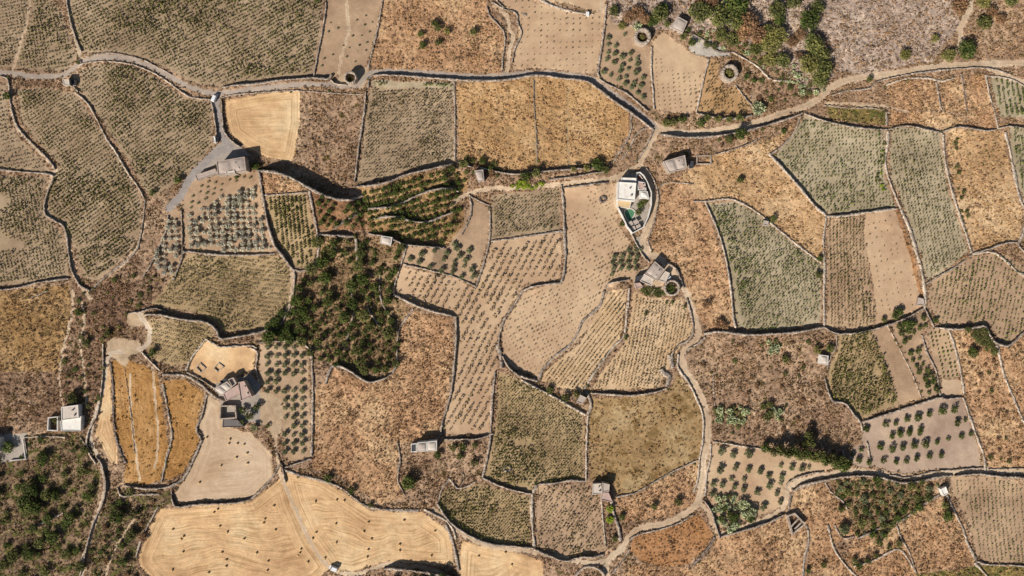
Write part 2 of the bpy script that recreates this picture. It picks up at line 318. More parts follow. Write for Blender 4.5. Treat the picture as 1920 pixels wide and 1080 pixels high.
field('the big olive orchard','mauvesoil',[(1620,790),(1690,765),(1760,749),(1801,746),(1818,790),(1836,840),(1839,875),(1800,878),(1750,881),(1700,889),(1640,876),(1592,872),(1590,847),(1615,830)],None, soil=1)
field('the sparse olive orchard','tan',[(1337,835),(1400,837),(1450,847),(1500,860),(1580,872),(1545,884),(1490,893),(1475,918),(1468,950),(1400,975),(1350,990),(1337,960),(1327,900)])
field('the orange corner heath','orange',[(1487,925),(1545,905),(1560,930),(1590,955),(1605,1005),(1560,1020),(1600,1080),(1600,1170),(1520,1170),(1515,1000),(1500,965),(1485,955)])
field('the leafy triangle','wood',[(1553,899),(1600,896),(1700,904),(1765,900),(1745,930),(1700,970),(1660,1000),(1605,1005),(1590,955),(1570,930)])
field('the olive slope below the triangle','orange',[(1605,1006),(1660,1001),(1690,985),(1710,1040),(1720,1075),(1690,1170),(1600,1170),(1580,1060)])
field('the ochre plot of young vines','orange',[(1690,984),(1762,972),(1808,990),(1825,1030),(1828,1060),(1720,1075),(1710,1040),(1697,1010)],('small_bush',15,11,11,.9,.9,2))
field('the heath below the white hut','orange',[(1745,935),(1765,932),(1785,945),(1808,988),(1762,970),(1692,983),(1700,970)])
field('the bottom right vineyard','tanb',[(1785,893),(1880,896),(2000,940),(2000,1060),(1850,1055),(1832,1040),(1817,980),(1792,930),(1783,913)],('vine_green',85,8,7.2,0.68,.9,.9))
field('the bottom right corner scrub','herb',[(1720,1077),(1828,1062),(1860,1060),(2000,1065),(2000,1170),(1690,1170)])
field('the rust heath in the road fork','rust',[(1190,1002),(1250,992),(1290,974),(1310,964),(1338,1005),(1320,1030),(1290,1058),(1240,1065),(1200,1050),(1182,1030)])
field('the bottom rust heath','orange',[(1345,1010),(1440,982),(1480,968),(1510,990),(1517,1170),(1180,1170),(1170,1060),(1300,1065),(1330,1040)])
field('the olive brown meadow','meadow',[(1105,747),(1160,747),(1250,735),(1265,715),(1270,700),(1290,725),(1310,760),(1318,800),(1315,855),(1240,900),(1180,930),(1150,925),(1150,905),(1108,900),(1103,830),(1103,770)])
field('the orange roadside heath','orange',[(1315,860),(1311,920),(1300,945),(1260,968),(1172,978),(1160,950),(1155,932),(1180,932),(1250,895)])
field('the centre bottom vineyard','brown',[(935,697),(960,707),(1010,727),(1050,747),(1094,767),(1094,900),(1010,907),(1000,924),(930,903),(910,893),(917,860),(927,810),(932,760)],('vine',87,6.3,5.9,1.00,.97,.7))
field('the half round vineyard','brown',[(832,900),(857,916),(902,908),(930,915),(993,932),(996,1020),(960,1021),(910,1014),(880,999),(845,975),(822,950),(822,925)],('vine',84,6.3,5.9,1.04,.96,.7))
field('the vineyard by the twin roofs','tanb',[(1010,913),(1090,905),(1118,915),(1128,935),(1138,1028),(1100,1040),(1060,1046),(1012,1028),(1003,1018),(1007,950)],('vine_dull',80,8,7.2,1.04,.88,1.5))
field('the large pale centre field','tan',[(1058,352),(1150,345),(1158,420),(1190,468),(1200,492),(1185,525),(1138,540),(1125,590),(1080,640),(1020,690),(1010,708),(952,685),(942,650),(942,610),(970,570),(985,547),(1057,527),(1060,450)],('small_bush',62,7,7,.75,.72,1.1, lambda x,y: not(y<400 and x<1100)))
field('the left cream vine strip','straw2',[(1141,547),(1176,541),(1168,600),(1163,635),(1098,720),(1088,733),(1050,729),(1014,713),(1022,697),(1087,645),(1117,592)],('vine_pale',-52,6.3,5.9,0.76,.97,.5))
field('the right cream vine strip','straw2',[(1187,547),(1220,560),(1278,560),(1293,600),(1302,622),(1275,650),(1253,690),(1235,725),(1190,731),(1112,731),(1112,722),(1172,642),(1182,600)],('vine_pale',-80,6.3,5.9,0.78,.97,.5))
field('the T shaped shrub field','tan',[(741,540),(752,500),(850,522),(891,542),(908,500),(925,452),(1050,437),(1053,490),(1050,522),(980,535),(965,560),(940,600),(930,650),(933,680),(922,760),(917,815),(840,815),(828,797),(850,730),(856,640),(858,598),(770,567),(745,555)],('bush',-62,12.0,13.5,1.0,.97,1.2))
field('the brown olive plot','tanb',[(762,462),(835,467),(868,425),(884,372),(917,390),(915,450),(890,533),(850,518),(756,490)])
field('the small square vineyard','pink',[(921,367),(1049,352),(1051,430),(1000,439),(921,448)],('vine',85,6.3,5.9,0.88,.95,.9))
field('the upper centre vineyard','pink',[(697,152),(850,155),(852,300),(830,309),(760,320),(720,335),(670,341),(682,260),(690,190)],('vine_dull',86,6.3,5.9,0.92,.94,.8,lambda x,y: y>168))
field('the hedge strip by the tarred road','grey',[(697,151),(850,154),(850,167),(697,163)],('vine_green',88,5.5,4.2,1.15,.9,1.2))
field('the dark brown scrub','bscrub',[(566,171),(684,176),(676,260),(664,335),(640,345),(580,322),(548,300),(556,240)])
field('the small straw field','straw',[(421,188),(480,178),(562,168),(562,230),(548,303),(500,297),(462,277),(432,255),(423,220)], stripe=(-4,5,.09,2))
field('the wide orange heath','goldheath',[(857,157),(900,152),(1000,142),(1100,150),(1130,167),(1180,208),(1178,250),(1150,290),(1140,312),(1050,310),(960,322),(900,310),(862,300)])
field('the narrow brown bank','bscrub',[(1184,212),(1218,240),(1198,295),(1150,318),(1145,310),(1155,290),(1180,252)])
field('the fan shaped vineyard','pink',[(152,132),(175,122),(200,118),(250,123),(300,151),(340,181),(395,191),(399,240),(398,272),(370,308),(335,340),(290,368),(272,355),(242,300),(200,240),(160,180),(146,160)],('vine',52,6.3,5.9,0.96,.95,.8))
field('the long diagonal vineyard','pink',[(32,168),(90,163),(142,176),(200,260),(238,320),(266,380),(262,430),(248,465),(220,495),(180,528),(158,520),(143,470),(118,420),(92,400),(87,370),(102,330),(113,308),(72,268),(42,230)],('vine',55,6.3,5.9,0.96,.96,.7), stripe=(-55,4.5,.09,.6))
field('the left edge vineyard','pink',[(-E,190),(8,160),(20,240),(58,280),(94,320),(-E,315)],('vine_dull',78,8,7.2,0.84,.9,.8))
field('the patchy left vineyard','pink',[(-E,325),(88,332),(80,380),(88,410),(118,440),(128,480),(128,518),(-E,550)],('vine',80,6.3,5.9,1.00,.93,.9,'patch'))
field('the silvery olive grove','tanb',[(343,372),(362,338),(405,328),(485,322),(494,400),(513,474),(440,477),(347,470),(345,420)],)
field('the narrow silver grove','tanb',[(318,395),(336,392),(340,475),(328,520),(300,520),(282,500),(300,450)])
field('the striped lower left vineyard','brown',[(351,477),(450,480),(528,480),(546,510),(543,570),(528,598),(480,617),(422,623),(405,603),(360,583),(310,577),(284,568),(302,550),(332,505)],('vine',6,8.2,4.4,0.96,.96,.6))
field('the six row vineyard','brown',[(500,367),(575,362),(582,400),(594,450),(588,493),(562,505),(533,470),(512,430)],('vine',-95,8.2,4.4,1.07,.96,.6))
field('the orange scrub triangle','orange',[(492,327),(520,327),(574,352),(570,360),(497,364)])
field('the terraced olive corner','bscrub2',[(582,356),(600,364),(650,379),(682,370),(690,385),(685,432),(600,432),(590,400)])
field('the terraced olive slope','olivebank',[(670,350),(700,354),(760,332),(850,313),(880,330),(875,355),(858,372),(872,395),(868,425),(838,460),(760,455),(690,435),(682,385)])
field('the small striped vineyard','brown',[(282,598),(330,600),(390,607),(403,625),(385,650),(370,680),(320,688),(278,665),(272,632)],('vine',12,8.2,4.4,0.92,.96,.6))
field('the pale farm yard','straw3',[(388,637),(410,650),(470,650),(480,660),(475,692),(450,702),(405,722),(352,695),(362,670)])
field('the golden stubble field','gold',[(210,677),(235,675),(262,682),(290,695),(298,710),(308,780),(316,840),(300,900),(270,910),(232,906),(237,860),(220,820),(212,740)], stripe=(-87,5,.1,1))
field('the right golden field','gold',[(303,714),(345,712),(384,737),(370,780),(374,830),(340,890),(308,903),(307,860),(320,830),(312,770)], stripe=(-80,5,.1,2))
field('the narrow straw strip','straw',[(200,680),(208,700),(209,790),(220,830),(219,870),(208,868),(190,833),(178,815),(185,780),(195,720)], stripe=(-86,4,.12,1))
field('the grey stubble field','pale',[(390,740),(415,757),(420,797),(470,812),(508,845),(512,895),(470,933),(332,943),(327,925),(352,890),(376,830),(372,790)], stripe=(-12,5,.05,3))
field('the olive rows by the track','tanb2',[(487,646),(555,641),(578,660),(582,800),(579,858),(540,866),(530,800),(527,760),(500,735),(485,715)],('olive',88,16,16,1.0,.93,1.5,lambda x,y: not (y>725 and x<530)))
field('the left big stubble field','straw',[(300,954),(470,940),(515,905),(532,886),(548,945),(578,1010),(618,1066),(590,1090),(360,1170),(262,1062),(260,1040),(285,980)], stripe=(-3,4.5,.11,4))
field('the right big stubble field','straw',[(532,886),(600,897),(658,932),(695,957),(790,960),(830,987),(846,1002),(852,1060),(800,1058),(720,1053),(660,1073),(620,1066),(578,1010),(548,945)], stripe=(4,4.5,.11,5))
field('the bottom straw corner','straw',[(865,1012),(900,1024),(960,1034),(1018,1052),(1025,1170),(855,1170)], stripe=(-20,5,.1,4))
field('the big orange heath','orange',[(612,706),(628,690),(650,702),(690,718),(722,710),(745,688),(748,640),(757,600),(778,584),(848,598),(848,650),(843,720),(828,790),(818,822),(752,830),(744,880),(757,932),(720,948),(690,930),(660,913),(630,888),(587,878),(587,800),(590,740)])
field('the ruddy scrub by the sheds','bscrub',[(754,832),(910,828),(907,893),(850,905),(822,930),(815,955),(760,943),(746,900)])
field('the dark wood','wood',[(598,445),(670,440),(758,458),(745,520),(742,557),(768,575),(755,600),(745,680),(712,700),(655,693),(622,680),(592,672),(562,640),(500,636),(530,608),(552,580),(562,530),(592,500)])
field('the golden brown left plot','ochre2',[(-E,555),(130,533),(134,580),(120,640),(112,696),(-E,700)])
field('the brown left scrub','bscrub3',[(-E,702),(112,698),(112,720),(118,800),(40,812),(-E,815)])
field('the rough strip down the left','bscrub3',[(132,530),(160,530),(210,520),(255,478),(290,500),(300,530),(275,570),(240,590),(235,620),(200,640),(196,700),(180,790),(168,800),(165,850),(120,810),(114,720),(122,650),(142,580)])
field('the brown strip by the silver grove','bscrub',[(268,380),(300,395),(315,410),(300,450),(278,500),(250,475),(265,430)])
field('the overgrown lower left corner','herb2',[(-E,818),(165,812),(175,845),(188,890),(180,950),(160,1010),(145,1170),(-E,1170)])
field('the overgrown strip below the gold','herb2',[(205,915),(320,920),(325,945),(298,950),(283,980),(258,1040),(255,1065),(300,1170),(165,1170),(170,1010),(195,950)])
def variant(base, **kw):
    s = list(PAL[base]); 
    if 'cols' in kw: s[0:3] = kw.pop('cols')
    if 'rough' in kw: s[4] = kw.pop('rough')
    if 'dens' in kw: s[5] = kw.pop('dens')
    if 'mixx' in kw: s[6] = kw.pop('mixx')
    d = dict(s[3]); d.update(kw); s[3] = d; return tuple(s)
PAL['goldheath'] = variant('yscrub', cols=((170,132,90),(194,156,110),(214,178,132)), mixx={'t_dry':.6,'t_yellow':.25,'t_rust':.15})
PAL['tanb3'] = variant('tanb', cols=((172,134,92),(188,150,106),(202,166,124)))
PAL['bscrub3'] = variant('bscrub', cols=((126,98,78),(150,120,96),(176,146,118)), rough=.5)
PAL['ochre2'] = variant('bscrub', cols=((146,112,70),(168,134,90),(190,156,112)), mixx={'t_dry':.5,'t_brown':.5}, dens=70)
PAL['mauvesoil'] = variant('tan', cols=((168,142,122),(184,158,136),(200,174,148)))
PAL['straw2'] = variant('straw', cols=((200,166,126),(212,180,140),(222,192,154)), stripe=None)
PAL['straw3'] = variant('straw', stripe=None)
PAL['tanb2'] = variant('tanb', cols=((176,144,112),(190,160,128),(204,174,142)))
PAL['bscrub2'] = variant('bscrub', cols=((128,92,66),(150,112,80),(172,134,98)), dens=24)
PAL['olivebank'] = variant('bscrub', cols=((142,110,74),(170,136,94),(192,158,112)), dens=30, mixx={'t_dry':.6,'t_brown':.4})
PAL['herb2'] = variant('herb', cols=((116,94,72),(144,118,92),(172,146,114)), dens=66, rough=.42, mixx={'t_green':.25,'t_brown':.35,'t_mauve':.25,'t_dry':.15})
# roads: (name, style, points, width px)
R = []
R.append(('road','asphalt',[(-E,134),(20,137),(60,143),(100,143),(125,138),(140,127),(155,116),(175,110),(205,107),(235,110),(260,116),(290,128),(315,141),(345,158),(370,168),(400,175),(430,173),(480,167),(520,162),(560,158),(600,157),(640,160),(668,160),(684,147),(694,138),(710,134),(760,135),(820,139),(870,143),(920,144),(960,140),(1010,137),(1060,140),(1105,147),(1128,160),(1150,176),(1180,197),(1205,216),(1228,236)],10))
R.append(('dirt_road','dirt',[(1225,234),(1240,242),(1280,250),(1310,250),(1350,244),(1400,236),(1430,226),(1470,212),(1500,202),(1522,193),(1542,180),(1558,165),(1582,153),(1615,146),(1660,140),(1720,131),(1780,124),(1840,121),(1890,119),(2000,118)],13))
R.append(('lane','dirt',[(1232,238),(1222,262),(1208,290),(1200,308),(1212,325),(1222,350),(1227,375),(1223,400),(1215,425),(1207,445),(1207,460),(1218,475),(1238,486),(1258,503),(1272,520),(1282,540),(1291,562),(1300,590),(1307,612),(1308,630),(1298,645),(1284,656),(1278,668),(1281,685),(1292,705),(1305,725),(1318,750),(1326,780),(1328,810),(1326,835),(1320,860),(1318,890),(1312,925),(1306,945),(1295,956),(1275,970),(1245,983),(1210,988),(1190,996),(1178,1010),(1165,1030),(1145,1045),(1137,1060),(1134,1170)],12.5))
R.append(('lane','dirt',[(1200,308),(1175,322),(1158,335),(1153,370),(1157,388)],7))
R.append(('path','dirt',[(1175,324),(1140,336),(1080,342),(1040,347),(1000,350),(960,353),(920,354),(890,359),(865,370),(845,385)],8))
R.append(('lane','dirt',[(1140,1052),(1110,1056),(1080,1052),(1050,1046),(1010,1036),(960,1029),(920,1024),(890,1014),(862,998),(848,984),(835,968),(812,955)],9))
R.append(('lane','dirt',[(1308,942),(1322,952),(1333,972),(1345,998),(1362,1000),(1400,986),(1440,970),(1463,957),(1473,945),(1477,920),(1490,906),(1520,896),(1560,889),(1600,883),(1640,884),(1680,892),(1710,895),(1750,889),(1800,884),(1850,882),(1900,884),(2000,886)],9))
R.append(('dirt_track','dirt',[(497,750),(508,780),(516,820),(521,860),(524,885),(535,912),(550,945),(565,980),(580,1012),(600,1045),(625,1069),(660,1077),(692,1069),(722,1059),(760,1061),(800,1066),(830,1076),(870,1100)],7))
R.append(('dirt_track','dirtw',[(262,655),(276,645),(281,625),(275,608),(266,595),(262,588)],9))
R.append(('dirt_track','dirtw',[(230,660),(206,664),(199,690),(193,730),(182,770),(172,797),(170,825),(184,858),(194,888),(197,915),(188,950),(175,985),(166,1020),(154,1060),(146,1170)],7))
R.append(('dirt_track','dirt',[(645,-40),(652,30),(653,65),(642,100),(634,140)],5))
R.append(('path','dirt',[(926,12),(940,20),(952,32),(954,52),(962,68),(955,95),(950,136)],7))
R.append(('path','dirt',[(1128,-40),(1128,20)],8))
R.append(('path','dirt',[(545,500),(548,530),(545,560),(532,590)],6))
R.append(('path','dirt',[(1548,193),(1600,195),(1660,200),(1700,210)],5))
R.append(('paved_drive','asphalt2',[(404,183),(408,215),(413,245),(420,262),(432,274)],13))
R.append(('paved_drive','asphalt2',[(432,276),(400,290),(372,318),(350,345),(338,368),(318,390)],15))
R.append(('path','dirt',[(270,420),(266,440),(255,468),(225,500)],6))
R.append(('path','dirt',[(18,165),(22,205),(32,240),(60,272),(95,305),(104,320),(92,345),(86,380),(92,404),(118,422),(128,450),(136,500),(150,535),(170,560)],6))
R.append(('path','dirt',[(152,560),(158,600),(150,640),(158,700),(162,760)],4))
R.append(('path','dirt',[(250,975),(215,1030),(195,1090)],4))
R.append(('path','dirt',[(62,-40),(52,30),(40,80),(24,130)],5))
R.append(('path','dirt',[(128,0),(138,60),(150,105),(152,118)],6))
R.append(('path','dirt',[(137,545),(134,590),(121,645),(111,700),(116,750),(120,800)],4))
R.append(('path','grassline',[(1066,165),(1064,230),(1067,310)],3))
R.append(('path','grassline',[(1005,140),(1003,190),(1006,310)],4))
R.append(('path','dirt',[(243,700),(246,780),(254,840),(262,900)],4))
R.append(('path','dirt',[(286,690),(292,760),(296,830),(290,880)],4))
R.append(('path','dirt',[(1800,55),(1815,20),(1830,-40)],14))
R.append(('path','dirt',[(1770,120),(1800,85),(1802,60)],12))
R.append(('path','dirt',[(1842,123),(1880,140),(1910,152),(2000,170)],9))
# open yards
YD = [('farm_yard','dirt',[(200,640),(215,632),(262,640),(270,655),(245,668),(235,690),(215,672),(198,668)]),
 ('farm_yard','dirt',[(240,590),(262,582),(275,590),(270,610),(245,615),(238,604)]),
 ('farm_yard','dirt',[(478,735),(500,735),(526,750),(530,800),(515,830),(498,800),(480,790)]),
 ('farm_yard','dirt',[(640,140),(690,125),(696,140),(680,165),(620,162)]),
 ('farm_yard','gravel',[(425,262),(445,268),(470,290),(450,297),(405,308),(372,325),(350,350),(336,362),(345,340),(368,312),(395,285),(405,272)]),
 ('farm_yard','gravel',[(0,815),(50,812),(52,860),(20,865),(-20,870),(-30,820)]),
 ('rocky_ground','rock',[(1290,92),(1302,62),(1340,80),(1372,105),(1330,106),(1310,104)]),
 ('garden_yard','gravel',[(1155,330),(1190,324),(1206,332),(1218,368),(1216,400),(1204,428),(1184,436),(1168,405),(1154,378)]),
 ('farm_yard','gravel',[(1190,445),(1207,440),(1214,470),(1220,490),(1208,480)]),
 ('farm_yard','dirt',[(1180,520),(1208,502),(1245,495),(1272,520),(1270,552),(1240,556),(1200,545)]),
 ('farm_yard','gravel',[(400,722),(470,700),(488,720),(488,790),(420,800),(414,758)])]
PAL['asphalt'] = ((166,150,136),(178,162,146),(190,172,154), dict(con=.15,bump=.1), .0, 0, None)
PAL['asphalt2'] = ((152,142,134),(164,154,146),(174,162,152), dict(con=.15,bump=.1), .0, 0, None)
PAL['dirt'] = ((192,164,134),(208,182,152),(222,198,168), dict(con=.2,bump=.2,ruts=True), .01, 0, None)
PAL['dirtw'] = ((192,172,148),(208,188,164),(220,202,178), dict(con=.18,bump=.2,ruts=True), .01, 0, None)
PAL['rock'] = ((168,160,150),(190,180,166),(206,194,176), dict(con=.18,bump=.3), .08, 3, {'t_mauve':1})
PAL['grassline'] = PAL['brown']
# walls: (points, width px, height m, retained height m, stone)
W = []
def wall(pts, wd=4, h=1.1, ret=0, st='stone', label=None, sm=True): W.append((pts, wd, h, ret, st, label, sm))
wall([(122,-20),(130,30),(139,62),(152,97)],4,1.3)
wall([(172,103),(205,99),(240,104),(270,113),(300,128),(322,140)],3,.8)
wall([(416,164),(440,160),(480,157),(520,151),(584,146),(615,147),(622,140)],4,1.6,.9)
wall([(609,-10),(611,12),(604,60),(594,110),(588,144)],3,1.1)
wall([(719,-10),(709,50),(697,100),(690,128)],3.5,1.1)
wall([(620,150),(630,157),(650,159)],3,1.8,st='stone_pale')
wall([(146,122),(165,117),(195,115),(240,119),(280,133),(310,150),(340,172),(355,181),(395,187)],3,1.0,st='stone_pale')
wall([(0,142),(14,148),(18,180),(24,215),(34,240),(60,268),(92,300),(104,318)],4,1.3)
wall([(-20,315),(40,322),(85,325),(100,330)],4,1.4)
wall([(100,335),(86,370),(84,400),(100,412),(120,425),(128,470),(134,505),(150,535),(168,545)],4,1.6)
wall([(140,172),(165,195),(182,225),(200,260),(220,290),(240,325),(262,355),(270,372)],3.5,1.2,st='stone_pale')
wall([(130,152),(140,165),(146,172)],3,1.2)
wall([(272,374),(270,400),(264,440),(255,470),(225,498),(190,525),(170,545)],3.5,.9)
wall([(-20,545),(30,540),(70,530),(128,522)],3.5,1.4,.6)
wall([(396,186),(401,215),(406,250),(408,268)],3,1.6)
wall([(415,186),(417,220),(420,245),(432,262),(450,275)],3.5,1.9)
wall([(416,183),(440,177),(480,174),(530,170),(565,170),(620,174),(680,177)],3,.8)
wall([(686,172),(682,215),(672,280),(665,342)],4,1.4)
wall([(692,148),(700,141),(760,142),(820,147),(870,150),(920,151),(960,148),(1005,141),(1060,147),(1100,152),(1120,165),(1150,188),(1185,212),(1215,235),(1224,242)],4.5,1.4,1.0)
wall([(692,150),(690,165)],3,1.2)
wall([(851,152),(853,200),(853,300)],4,1.0)
wall([(946,15),(912,-20)],3,1.2)
wall([(913,12),(918,28),(930,42),(944,58),(947,80),(943,110),(941,134)],3.5,1.2)
wall([(922,3),(945,16),(968,25),(972,45),(978,62),(966,90),(960,118)],3.5,1.2)
wall([(985,-20),(1030,8),(1075,22),(1112,27)],4.5,1.1,st='stone_pale')
wall([(1137,8),(1133,50),(1127,95),(1121,135),(1124,145)],4.5,1.3)
wall([(1124,148),(1140,158),(1170,172),(1190,186),(1205,200),(1215,208)],3.5,1.5)
wall([(1222,88),(1221,130),(1224,165),(1227,205)],4,1.2,st='stone_pale')
wall([(1329,110),(1318,155),(1306,210)],4,1.2,st='stone_pale')
wall([(1306,212),(1340,220),(1375,222),(1410,216)],4,1.3,.8)
wall([(1378,158),(1395,180),(1412,200)],3.5,1.2)
wall([(1375,98),(1400,112),(1425,128),(1445,148),(1475,152)],4,1.2,st='stone_pale')
wall([(1290,60),(1320,75),(1345,95),(1375,98)],4.5,1.3,st='stone_dark')
wall([(1238,252),(1280,257),(1330,256),(1385,248),(1430,237),(1470,225),(1505,212)],4.5,1.2,1.6)
wall([(1225,243),(1218,262),(1204,288),(1190,305)],3,1.0)
wall([(1184,212),(1182,250),(1165,280),(1150,305)],3,1.0)
wall([(1213,238),(1195,250),(1178,282),(1165,300)],3,.8)
wall([(1508,212),(1532,222),(1560,230),(1600,238),(1640,242),(1664,243)],4,1.2,.8)
wall([(1664,243),(1700,236),(1735,242),(1768,250)],3.5,1.0,.8)
wall([(1768,246),(1800,238),(1850,245),(1868,243)],3.5,1.0,.8)
wall([(1873,240),(1895,237),(1925,240),(2000,242)],3.5,1.0,.8)
wall([(1662,205),(1663,236)],4,1.0)
wall([(1665,245),(1664,275),(1660,300),(1665,330),(1680,370),(1690,392)],6,1.2,st='stone_pale')
wall([(1502,215),(1488,250),(1465,275),(1446,288)],3.5,1.1)
wall([(1442,288),(1470,318),(1500,352),(1530,388),(1550,404)],5,1.3,.7,st='stone_pale')
wall([(1550,406),(1580,405),(1620,399),(1682,391)],5,1.2,.8,st='stone_pale')
wall([(1549,408),(1544,450),(1546,500),(1545,560),(1546,610)],5,1.2,st='stone_pale')
wall([(1690,393),(1706,430),(1718,470),(1730,515),(1735,560),(1733,580)],7,1.2,st='stone_pale')
wall([(1768,252),(1772,300),(1780,340),(1795,390),(1812,440),(1822,474)],5.5,1.2,st='stone_pale')
wall([(1736,532),(1765,515),(1795,498),(1822,478)],4,1.1)
wall([(1822,476),(1850,468),(1885,456),(1908,454)],4,1.1,.5)
wall([(1885,248),(1893,280),(1903,330),(1912,370),(1925,400)],5.5,1.2,st='stone_pale')
wall([(1925,400),(1918,440),(1910,458),(1925,475),(1945,490)],5,1.2)
wall([(1825,476),(1860,473),(1885,488),(1912,512),(1960,530)],5,1.1,st='stone_pale')
wall([(1848,140),(1855,175),(1866,215),(1872,242)],5,1.1,st='stone_pale')
wall([(1755,150),(1760,180),(1766,206)],4,.9)
wall([(1802,138),(1808,175),(1813,210)],4,.9)
wall([(1660,160),(1700,147),(1745,147),(1765,152),(1790,146)],4,.9,st='stone_pale')
wall([(1560,178),(1590,170),(1630,165),(1645,153),(1700,140),(1760,132),(1830,127),(1865,130),(1895,140)],3.5,1.1)
wall([(1545,197),(1590,202),(1640,203),(1670,212)],3,.8)
wall([(1850,142),(1880,145),(1905,152),(1930,168)],3.5,.9,st='stone_pale')
wall([(1322,378),(1345,430),(1360,480),(1370,540),(1376,600),(1380,615)],4.5,1.2,.4,st='stone_pale')
wall([(1300,378),(1325,377),(1365,373),(1385,378),(1420,398),(1450,422),(1490,455),(1540,493)],4,1.1,st='stone_pale')
wall([(1238,350),(1250,342),(1300,345)],3,.7)
wall([(1320,626),(1350,622),(1400,628),(1450,626),(1500,622),(1545,613)],4.5,1.2,1.6)
wall([(1545,613),(1565,624),(1590,626),(1620,622),(1660,611),(1700,596),(1732,578)],4,1.2,1.3)
wall([(1735,580),(1745,600),(1752,614)],4,1.2,.6)
wall([(1754,614),(1785,617),(1820,616),(1848,612),(1856,628),(1868,643),(1890,648),(1905,637),(1932,612)],4.5,1.2,1.2)
wall([(1568,626),(1568,650),(1558,668),(1552,690)],3.5,1.1)
wall([(1546,708),(1552,730),(1562,752),(1585,757),(1600,775),(1613,792),(1618,808)],4,1.1,.8)
wall([(1614,793),(1660,778),(1710,762),(1762,746),(1775,748),(1804,745)],4.5,1.1,.7)
wall([(1806,745),(1818,780),(1832,820),(1844,852),(1848,882)],5,1.2,st='stone_pale')
wall([(1729,628),(1738,660),(1755,695),(1763,742)],4,1.1)
wall([(1664,610),(1690,660),(1712,705),(1728,747)],2.5,.6,st='stone_pale')
wall([(1779,618),(1790,650),(1800,690),(1808,740)],5,1.0,st='stone_pale')
wall([(1870,648),(1882,700),(1900,745),(1925,800),(1960,840)],5,1.1,st='stone_pale')
wall([(1322,632),(1308,645),(1290,655),(1284,668)],3.5,1.2)
wall([(1288,560),(1296,590),(1300,620),(1290,638),(1270,650),(1256,672)],4,1.2)
wall([(1272,664),(1272,690),(1290,715),(1305,745),(1318,780),(1317,830),(1312,860),(1308,900),(1300,925)],4.5,1.3,st='stone_pale')
wall([(1337,700),(1340,760)],3,.7)
wall([(1333,832),(1332,860),(1325,890),(1322,930)],4,1.2,st='stone_pale')
wall([(1337,828),(1370,833),(1400,838),(1450,845),(1480,855)],3,1.0,st='stone_pale')
wall([(1318,937),(1332,955),(1342,985),(1350,1008)],4,1.4,.7)
wall([(1352,1006),(1400,993),(1440,980),(1470,965)],4,1.2,.8)
wall([(1478,958),(1485,925),(1500,912),(1530,904),(1570,896),(1610,892),(1650,895),(1690,905),(1720,903),(1770,893),(1786,892)],4.5,1.3,.7)
wall([(1790,893),(1830,889),(1870,893),(2000,900)],4,1.3,.7)
wall([(1473,915),(1480,903),(1510,890),(1545,884)],3.5,1.1)
wall([(1668,890),(1700,895),(1750,884),(1800,880),(1845,877)],3.5,1.0)
wall([(1580,842),(1584,872)],4,1.5)
wall([(1626,830),(1632,864)],3.5,1.3,st='stone_pale')
wall([(1853,880),(1890,879),(1960,878)],3,.9)
wall([(1547,905),(1558,922),(1580,940),(1590,955)],3.5,1.0)
wall([(1762,928),(1740,940),(1715,958),(1690,975),(1660,985),(1630,1000),(1608,1010)],5,1.1)
wall([(1776,930),(1790,960),(1805,990),(1815,1020),(1830,1050)],5,1.1)
wall([(1830,1052),(1850,1058),(1900,1060),(2000,1068)],4.5,1.2)
wall([(1828,1055),(1850,1080),(1870,1120)],5,1.1,st='stone_pale')
wall([(1682,985),(1690,1010),(1705,1035),(1718,1075)],4,1.0)
wall([(1600,1062),(1640,1050),(1680,1030),(1695,1037),(1712,1065)],4,1.0,st='stone_pale')
wall([(1512,985),(1517,1010),(1508,1050),(1505,1090)],5,1.1)
wall([(1552,985),(1565,1030),(1590,1065),(1608,1082)],4,1.0,st='stone_pale')
wall([(1565,985),(1580,1008),(1605,1005)],3,.8)
wall([(1340,1008),(1325,1030),(1300,1060)],6,.9,st='stone_dark')
wall([(1180,1012),(1195,1003),(1240,992),(1270,982),(1300,965)],3.5,.9)
wall([(1148,1075),(1165,1055),(1180,1030)],4,1.0)
wall([(1103,772),(1100,830),(1099,902)],4.5,1.2,st='stone_pale')
wall([(1310,862),(1270,880),(1230,902),(1190,924),(1155,932)],3.5,.9)
wall([(978,712),(1005,727),(1040,745),(1070,762),(1098,778)],4.5,1.2,.5,st='stone_pale')
wall([(942,668),(955,690),(978,706),(1008,714)],4,1.3,1.3)
wall([(1010,712),(1018,692),(1040,668),(1065,650),(1080,630),(1092,603),(1112,585),(1125,572),(1133,545)],5,1.1)
wall([(1135,540),(1142,532),(1180,524)],3.5,1.3,.9)
wall([(1180,540),(1176,580),(1169,630),(1150,650),(1120,690),(1095,730)],5,1.0,st='stone_pale')
wall([(1108,737),(1150,740),(1190,741),(1230,735),(1250,728)],4.5,1.2,.8)
wall([(1240,692),(1245,700),(1255,705),(1250,725)],9,1.4)
wall([(1256,665),(1262,690)],10,1.3)
wall([(1100,735),(1108,755),(1105,775)],6,1.3)
wall([(1053,347),(1057,390),(1058,430),(1060,480),(1056,520),(1050,532)],5,1.4)
wall([(921,452),(960,447),(1000,441),(1053,433)],4,1.1)
wall([(918,388),(919,430),(917,455),(905,500),(892,540)],4,1.1)
wall([(878,365),(890,372),(918,386)],3.5,1.0)
wall([(893,538),(855,520),(800,505),(755,495)],3.5,1.0)
wall([(763,460),(752,497),(740,535),(738,552)],4,1.3)
wall([(738,552),(770,568),(800,580),(830,588),(855,594)],4.5,1.2,1.2)
wall([(855,594),(855,640),(850,700),(845,740),(830,790),(826,815)],4.5,1.3,.5)
wall([(833,824),(860,824),(900,822),(925,812)],4,1.2,1.0)
wall([(1052,530),(1000,537),(980,545)],4,1.3,.6)
